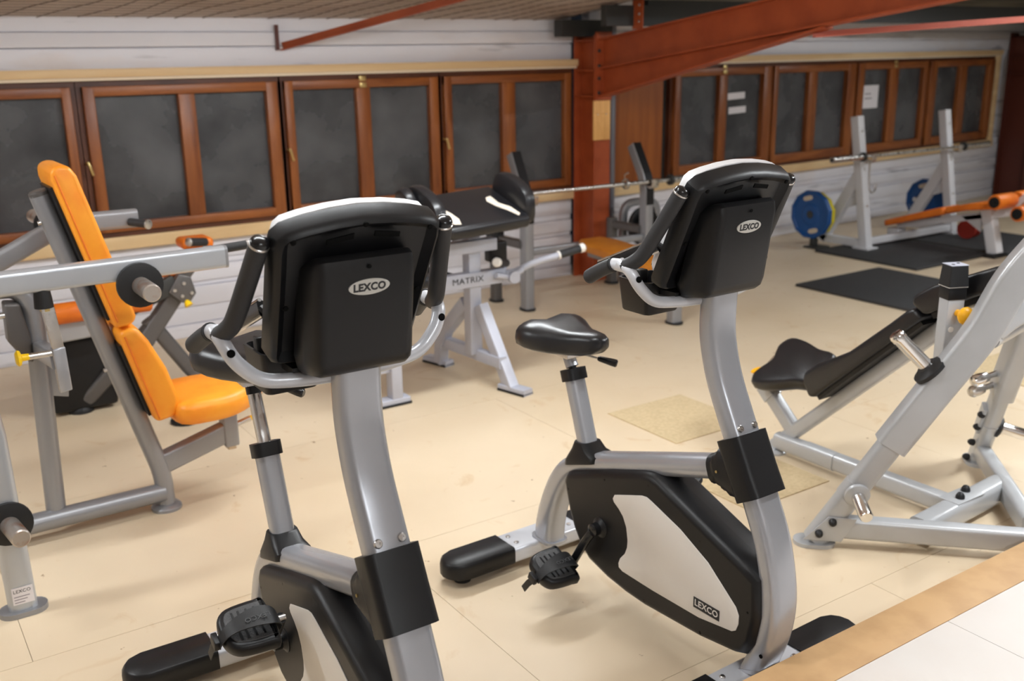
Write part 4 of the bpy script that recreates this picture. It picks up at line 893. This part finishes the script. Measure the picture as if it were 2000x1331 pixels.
# decline bench
db = Thing('decline_bench', 'low orange decline bench with foam rollers on white legs', 'bench', (8.19, 5.1, 0), frame_world=True)
def yz(pts, x0, x1): return MB().prism(pts, (x0, 0, 0), (0, 1, 0), (0, 0, 1), (1, 0, 0), 0, x1-x0)
db.part('back_pad', yz([(5.76, .145), (5.77, .20), (5.20, .385), (5.17, .375), (5.165, .325)], 8.05, 8.33), DULL_ORANGE, bevel=.016, seg=4)
db.part('seat_pad', yz([(5.16, .335), (5.155, .385), (4.95, .445), (4.74, .475), (4.72, .42), (4.95, .385)], 8.05, 8.33), DULL_ORANGE, bevel=.016, seg=4)
db.part('rail', bar((8.19, 5.70, .155), (8.19, 4.66, .385), .06, .06, r=.006), RACKW)
db.part('rail_end', MB().box((8.13, 5.66, .06), (8.25, 5.78, .12)), RACKW, bevel=.004)
db.part('rear_foot', MB().box((8.10, 5.68, .021), (8.28, 5.76, .06)), BLACKSTEEL, bevel=.004)
lg = db.part('front_leg', bar((8.165, 4.715, .03), (8.17, 4.82, .40), .095, .10, (1, 0, 0), .006), RACKW)
db.part('leg_gusset', yz([(4.86, .36), (5.06, .31), (4.87, .20)], 8.16, 8.18), RACKW, lg)
db.part('leg_foot', MB().box((8.07, 4.66, .0), (8.26, 4.766, .034)), RUBBER, lg, bevel=.004)
db.part('roller_post', bar((8.20, 4.68, .38), (8.20, 4.50, .56), .05, .05, (1, 0, 0), .006), RACKW)
for x0, x1, y, z in ((7.90, 8.165, 4.62, .505), (8.235, 8.50, 4.62, .505), (7.98, 8.165, 4.46, .42), (8.235, 8.42, 4.46, .42)):
    r = db.part('foam_roller', MB().lathe([(.03, 0), (.058, .002), (.064, .012), (.064, x1-x0-.012), (.058, x1-x0-.002), (.03, x1-x0)], (x0, y, z), (1, 0, 0), 24), DULL_ORANGE)
    e = x0 if x0 < 8.2 else x1
    db.part('roller_cap', MB().lathe([(.046, 0), (.046, .006), (.012, .008), (.010, .02)], (e, y, z), (-1 if x0 < 8.2 else 1, 0, 0), 20), BLACK, r)
tag(obj('weight_plate', MB().lathe([(.02, -.02), (.085, -.02), (.09, -.012), (.09, .012), (.085, .02), (.02, .02)], (8.66, 5.30, .111), (1, .2, 0), 20), REDP), 'small dark red plate standing on the mat behind the bench leg', 'weight plate')
tag(obj('weight_plate', MB().lathe([(.02, -.02), (.075, -.02), (.08, -.012), (.08, .012), (.075, .02), (.02, .02)], (8.78, 5.32, .101), (1, .1, 0), 20), REDP), 'second small red plate leaning right of the dark red one', 'weight plate')
# mats and carpet tiles
for lab, x0, x1, y0, y1 in (('black rubber mat lying alone in front of the white rack', 5.955, 6.965, 3.985, 5.0), ('black rubber mat under the left upright of the white rack', 7.15, 8.195, 4.77, 5.81),
                            ('black rubber mat right of the bench leg, under the rollers', 8.275, 9.25, 4.55, 5.78), ('black rubber mat mostly hidden behind the incline press', 7.16, 8.16, 3.1, 4.10)):
    tag(obj('rubber_mat', MB().box((x0, y0, 0), (x1, y1, .021)), MATR, bevel=.004, seg=2), lab, 'mat', 'rubber floor mats')
for lab, x0, x1, y0, y1 in (('beige carpet tile behind the mast of the right exercise bike', 3.01, 3.50, 3.16, 3.66), ('beige carpet tile under the far end of the incline press', 2.76, 3.24, 2.475, 2.97), ('beige carpet tile on the floor right of the incline bench', 5.06, 5.56, 2.60, 3.09)):
    tag(obj('carpet_tile', MB().box((x0, y0, 0), (x1, y1, .0045)), CARPET), lab, 'carpet tile', 'beige carpet tiles')
# ================================================================== INCLINE PRESS (right foreground)
ip = Thing('incline_press_machine', 'grey plate-loaded incline press with black seat and long black back pad', 'press machine', (3.34, 2.2, 0), frame_world=True)
XC = 3.335
def cappart(p, ax, r=.016, par=None): return ip.part('bolt_cap', MB().lathe([(r, 0), (r*.95, .012), (r*.6, .022), (r*.2, .025)], p, ax, 14), RUBBER, par)
sp = ip.part('spine', bar((XC-.03, 2.82, .062), (XC-.01, 1.98, .062), .062, .075, r=.022), GREY6)
ip.part('spine_joint', bar((XC-.025, 2.66, .062), (XC-.025, 2.50, .062), .064, .078, r=.022), GREY6, sp)
cr = ip.part('cross_tube', bar((3.04, 1.915, .065), (3.62, 1.955, .065), .085, .09, r=.022), GREY6)
ip.part('joint_plate', MB().box((XC-.085, 1.90, .1085), (XC+.085, 1.985, .113)), GREY6, cr, bevel=.002)
for x, y in ((XC-.03, 1.93), (XC+.045, 1.955)): cappart((x, y, .112), (0, 0, 1), .017, cr)
ip.part('rear_foot', foot_disc((XC-.03, 2.84, 0), .06), GREY6)
LEGS = []
for s in (-1, 1):
    bx, by = (2.748, 2.158) if s < 0 else (3.93, 2.245)
    k = s
    def q(l, z): return Vector((bx-k*l*.7071*1, by-l*.7071, z))
    # leaning leg: .4265 outwards per metre of height along the diagonal
    lg = ip.part('side_leg', MB().sweep([q(.01, .015), q(.606*.50, .50), q(.606*.80, .80)], rrect(.085, .066, .022), (k*.7071, -.7071, 0)), GREY6)
    ip.part('leg_foot', MB().sweep([q(.01, 0), q(.01, .014)], rrect(.15, .10, .048), (k*.7071, -.7071, 0)), GREY6, lg)
    dt = ip.part('diagonal_tube', bar(q(.03, .075), q(.78, .07), .062, .082, r=.018), GREY6)
    nrm = Vector((-.7071, -.7071, 0)) if s < 0 else Vector((-.7071, .7071, 0))
    o = q(.0, 0)
    u = Vector((-k*.7071, -.7071, 0))
    if s < 0:
        pl = ip.part('gusset_plate', MB().prism([(-.035, .03), (.10, .03), (.15, .125), (.05, .125)], o, u, (0, 0, 1), nrm, .034, .040), GREY6, lg, bevel=.002)
        for a, b in ((.02, .06), (.065, .108)): cappart(o+u*a+Vector((0, 0, b))+nrm*.04, nrm, .0145, lg)
    else:
        for z in (.03, .12, .21, .28): cappart(q(.606*z, z)+Vector((-.04, .02, 0)), (-.9, .3, .3), .015, lg)
        ip.part('leg_bracket', bar(q(.606*.19, .19)+Vector((-.025, .03, 0)), q(.606*.32, .32)+Vector((-.025, .03, 0)), .05, .02, (k*.7071, -.7071, 0), .004), GREY6, lg)
    ip.part('leg_collar', MB().sweep([q(.606*.19, .19), q(.606*.245, .245)], rrect(.09, .07, .022), (k*.7071, -.7071, 0)), GREY6, lg)
    # lever arm sliding over the leg
    am = ip.part('lever_arm', MB().sweep(cat([q(.606*.40, .40), q(.606*.62, .62), q(.606*.82, .82), q(.545+.03, 1.0), q(.66, 1.13)], 5), rrect(.112, .084, .018), (k*.7071, -.7071, 0)), GREY6)
    LEGS.append((am, q))
    LV = Vector((-k*-.55, .55, .63)) if False else Vector((k*.5, .5, .70))
    b0 = q(.606*.645, .645)+LV.normalized()*.05
    ip.part('horn_disc', MB().lathe([(.062, 0), (.062, .014), (.045, .02), (.034, .03)], b0, LV, 26), RUBBER, am)
    ip.part('weight_horn', MB().lathe([(.025, .02), (.025, .155), (.027, .158), (.027, .176), (.022, .184), (.004, .186)], b0, LV, 22), CHROME if s < 0 else STEEL, am)
    # lower storage horn
    HV = Vector((k*.55, -.75, -.22)).normalized()
    c0 = q(.606*.225, .225)+HV*.03
    ip.part('horn_disc', MB().lathe([(.045, 0), (.045, .012), (.032, .02)], c0, HV, 22), GREY6 if s < 0 else RUBBER, lg)
    ip.part('weight_horn', MB().lathe([(.024, .015), (.024, .125), (.020, .132), (.004, .134)], c0, HV, 20), CHROME, lg)
    # hand grips under the arm
    for dz, ln in ((.50, .13), (.44, .12)):
        g0 = q(.606*dz, dz)+Vector((-k*.02, .03, 0)); g1 = g0+Vector((-k*ln, .03, -.02))
        ip.part('hand_grip', MB().lathe([(.012, 0), (.012, .05), (.020, .06), (.024, .09), (.024, ln-.01), (.018, ln), (.004, ln+.004)], g0, g1-g0, 16), CHROME if dz > .45 else STEEL, am)
ip.part('arm_bridge', MB().sweep(cat([(3.13, 1.79, .84), (3.20, 1.77, .885), (3.27, 1.76, .90), (3.335, 1.76, .905), (3.40, 1.76, .90), (3.47, 1.77, .885), (3.54, 1.79, .84)], 5), rrect(.10, .075, .018), (0, 1, 0)), GREY6)
ip.part('leg_tie', MB().tube([(3.12, 1.78, .80), (3.60, 1.88, .80)], .03, 14), GREY6)
# central inclined rail, pads and seat
ir = ip.part('incline_rail', MB().sweep([(XC, 2.86, .012), (XC, 2.03, .80)], rrect(.062, .058, .016), (1, 0, 0)), GREY6)
rd = Vector((0, -.725, .688)); rn = Vector((0, .688, .725)); R0 = Vector((XC, 2.86, .012))
def rp(outline, x0, x1): return MB().prism(outline, (x0, 2.86, .012), rd, rn, (1, 0, 0), 0, x1-x0)
bpd = ip.part('back_pad', rp([(.42, .06), (.435, .13), (.465, .155), (.55, .15), (.72, .112), (.95, .105), (1.04, .105), (1.08, .095), (1.085, .045), (.45, .045)], XC-.12, XC+.12), VINYL, bevel=.016, seg=4)
ip.part('pad_board', rp([(.45, .028), (1.06, .028), (1.06, .047), (.45, .047)], XC-.10, XC+.10), BLACK, bpd)
HP0 = R0+rd*1.095+rn*.048; hd_ = Vector((0, -.87, .493)); hn_ = Vector((0, .493, .87))
def hpr(outline, x0, x1): return MB().prism(outline, (x0, HP0.y, HP0.z), hd_, hn_, (1, 0, 0), 0, x1-x0)
hpd = ip.part('head_pad', hpr([(.0, .005), (-.03, .06), (-.01, .085), (.08, .095), (.33, .075), (.36, .06), (.365, .015), (.34, .0)], XC-.125, XC+.125), VINYL, bevel=.016, seg=4)
ip.part('pad_board', hpr([(.02, -.018), (.32, -.018), (.32, .003), (.02, .003)], XC-.10, XC+.10), BLACK, hpd)
ip.part('head_stem', bar(R0+rd*.98, HP0+hd_*.30-hn_*.04, .05, .05, (1, 0, 0)), GREY6, hpd)
so = smooth_closed([(-.17, -.05), (-.185, -.10), (-.15, -.15), (-.05, -.14), (.06, -.105), (.15, -.09), (.17, 0), (.15, .09), (.06, .105), (-.05, .14), (-.15, .15), (-.185, .10), (-.17, .05), (-.15, 0)], 3)
Ms = Matrix.Translation((XC, 2.755, .415)) @ Matrix.Rotation(math.radians(-33), 4, 'Y') @ Matrix.Rotation(math.radians(-9), 4, 'X')
rings = [[Ms @ Vector((y*k, -x*k, z)) for x, y in so] for z, k in ((-.035, .84), (-.03, .94), (-.015, 1), (.012, 1), (.026, .95), (.032, .85))]
seat = ip.part('seat', loft(MB(), rings), VINYL, ang=60)
ip.part('seat_plate', MB().box((-.05, -.10, -.05), (.05, .10, -.034), Ms), GREY6, seat)
ip.part('seat_handle', MB().tube([Ms @ Vector((-.04, .165, -.03)), Ms @ Vector((-.05, .195, -.012)), Ms @ Vector((.05, .195, -.012)), Ms @ Vector((.04, .165, -.03))], .006, 8), CHROME, seat)
stt = ip.part('seat_tube', MB().sweep([(XC, 2.73, .10), (XC, 2.90, .255)], rrect(.062, .056, .012), (1, 0, 0)), GREY6)
ip.part('seat_slider', MB().sweep([(XC, 2.885, .24), (XC, 2.935, .285)], rrect(.072, .066, .01), (1, 0, 0)), GREY6, stt)
ip.part('slider_stem', bar((XC, 2.90, .27), (XC, 2.80, .36), .04, .04, (1, 0, 0)), mat('bare_steel', srgb(196, 178, 156), .35, .6), stt)
ip.part('slider_clip', MB().box((XC-.04, 2.84, .285), (XC+.04, 2.885, .30)), BLACK, stt)
ip.part('pin', MB().tube([(XC-.01, 2.93, .28), (XC-.03, 2.95, .335)], .010, 10), GREY6, stt)
ip.part('pin_knob', MB().lathe([(.009, 0), (.010, .014), (.02, .024), (.026, .030), (.024, .034)], (XC-.03, 2.95, .33), (-.3, .3, .9), 16), YELLOW2, stt)
# capped stop post
cpz = Matrix.Translation((3.15, 1.955, 0)) @ Matrix.Rotation(math.radians(-24), 4, 'Z')
stp = ip.part('stop_post', MB().box((-.032, -.028, .60), (.032, .028, 0.9120), cpz), GREY6, bevel=.004)
ip.part('stop_cap', MB().box((-.034, -.030, 0.9070), (.034, .030, 0.9520), cpz), BLACK, stp, bevel=.002)
mbx = MB(); rr = [[cpz @ Vector((a*k, b*k, z)) for a, b in rrect(.076, .068, .006)] for z, k in ((0.9540, 1), (1.0270, .86))]
ip.part('stop_cap', loft(mbx, rr), RUBBER, stp); ip.part('cap_line', MB().box((-.036, -.032, 0.9510), (.036, .032, 0.9550), cpz), WHITE_PL, stp)
ip.part('cap_plate', MB().box((-.032, -.029, 1.0270), (.032, .029, 1.0295), cpz), LAV, stp)
for a in (-.015, .015): ip.part('plate_hole', MB().lathe([(.006, 0), (.006, .001)], cpz @ Vector((a, a*.6, 1.0296)), (0, 0, 1), 10), INK, stp)
ip.part('knob_stem', MB().tube([cpz @ Vector((.006, -.028, 0.8620)), cpz @ Vector((.012, -.06, 0.8570))], .012, 12), YELLOW2, stp)
ip.part('stop_knob', MB().lathe([(.012, 0), (.030, .010), (.032, .018), (.026, .028), (.012, .034), (.002, .035)], cpz @ Vector((.012, -.05, 0.8570)), cpz.to_3x3() @ Vector((.15, -1, .1)), 22), YELLOW2, stp)
ip.part('bolt', MB().lathe([(.010, 0), (.010, .004)], cpz @ Vector((-.012, -.028, 0.8020)), cpz.to_3x3() @ Vector((0, -1, 0)), 12), WHITE_PL, stp)
ip.part('stop_bracket', bar((3.15, 1.955, .62), (XC, 2.06, .70), .05, .06), GREY6)
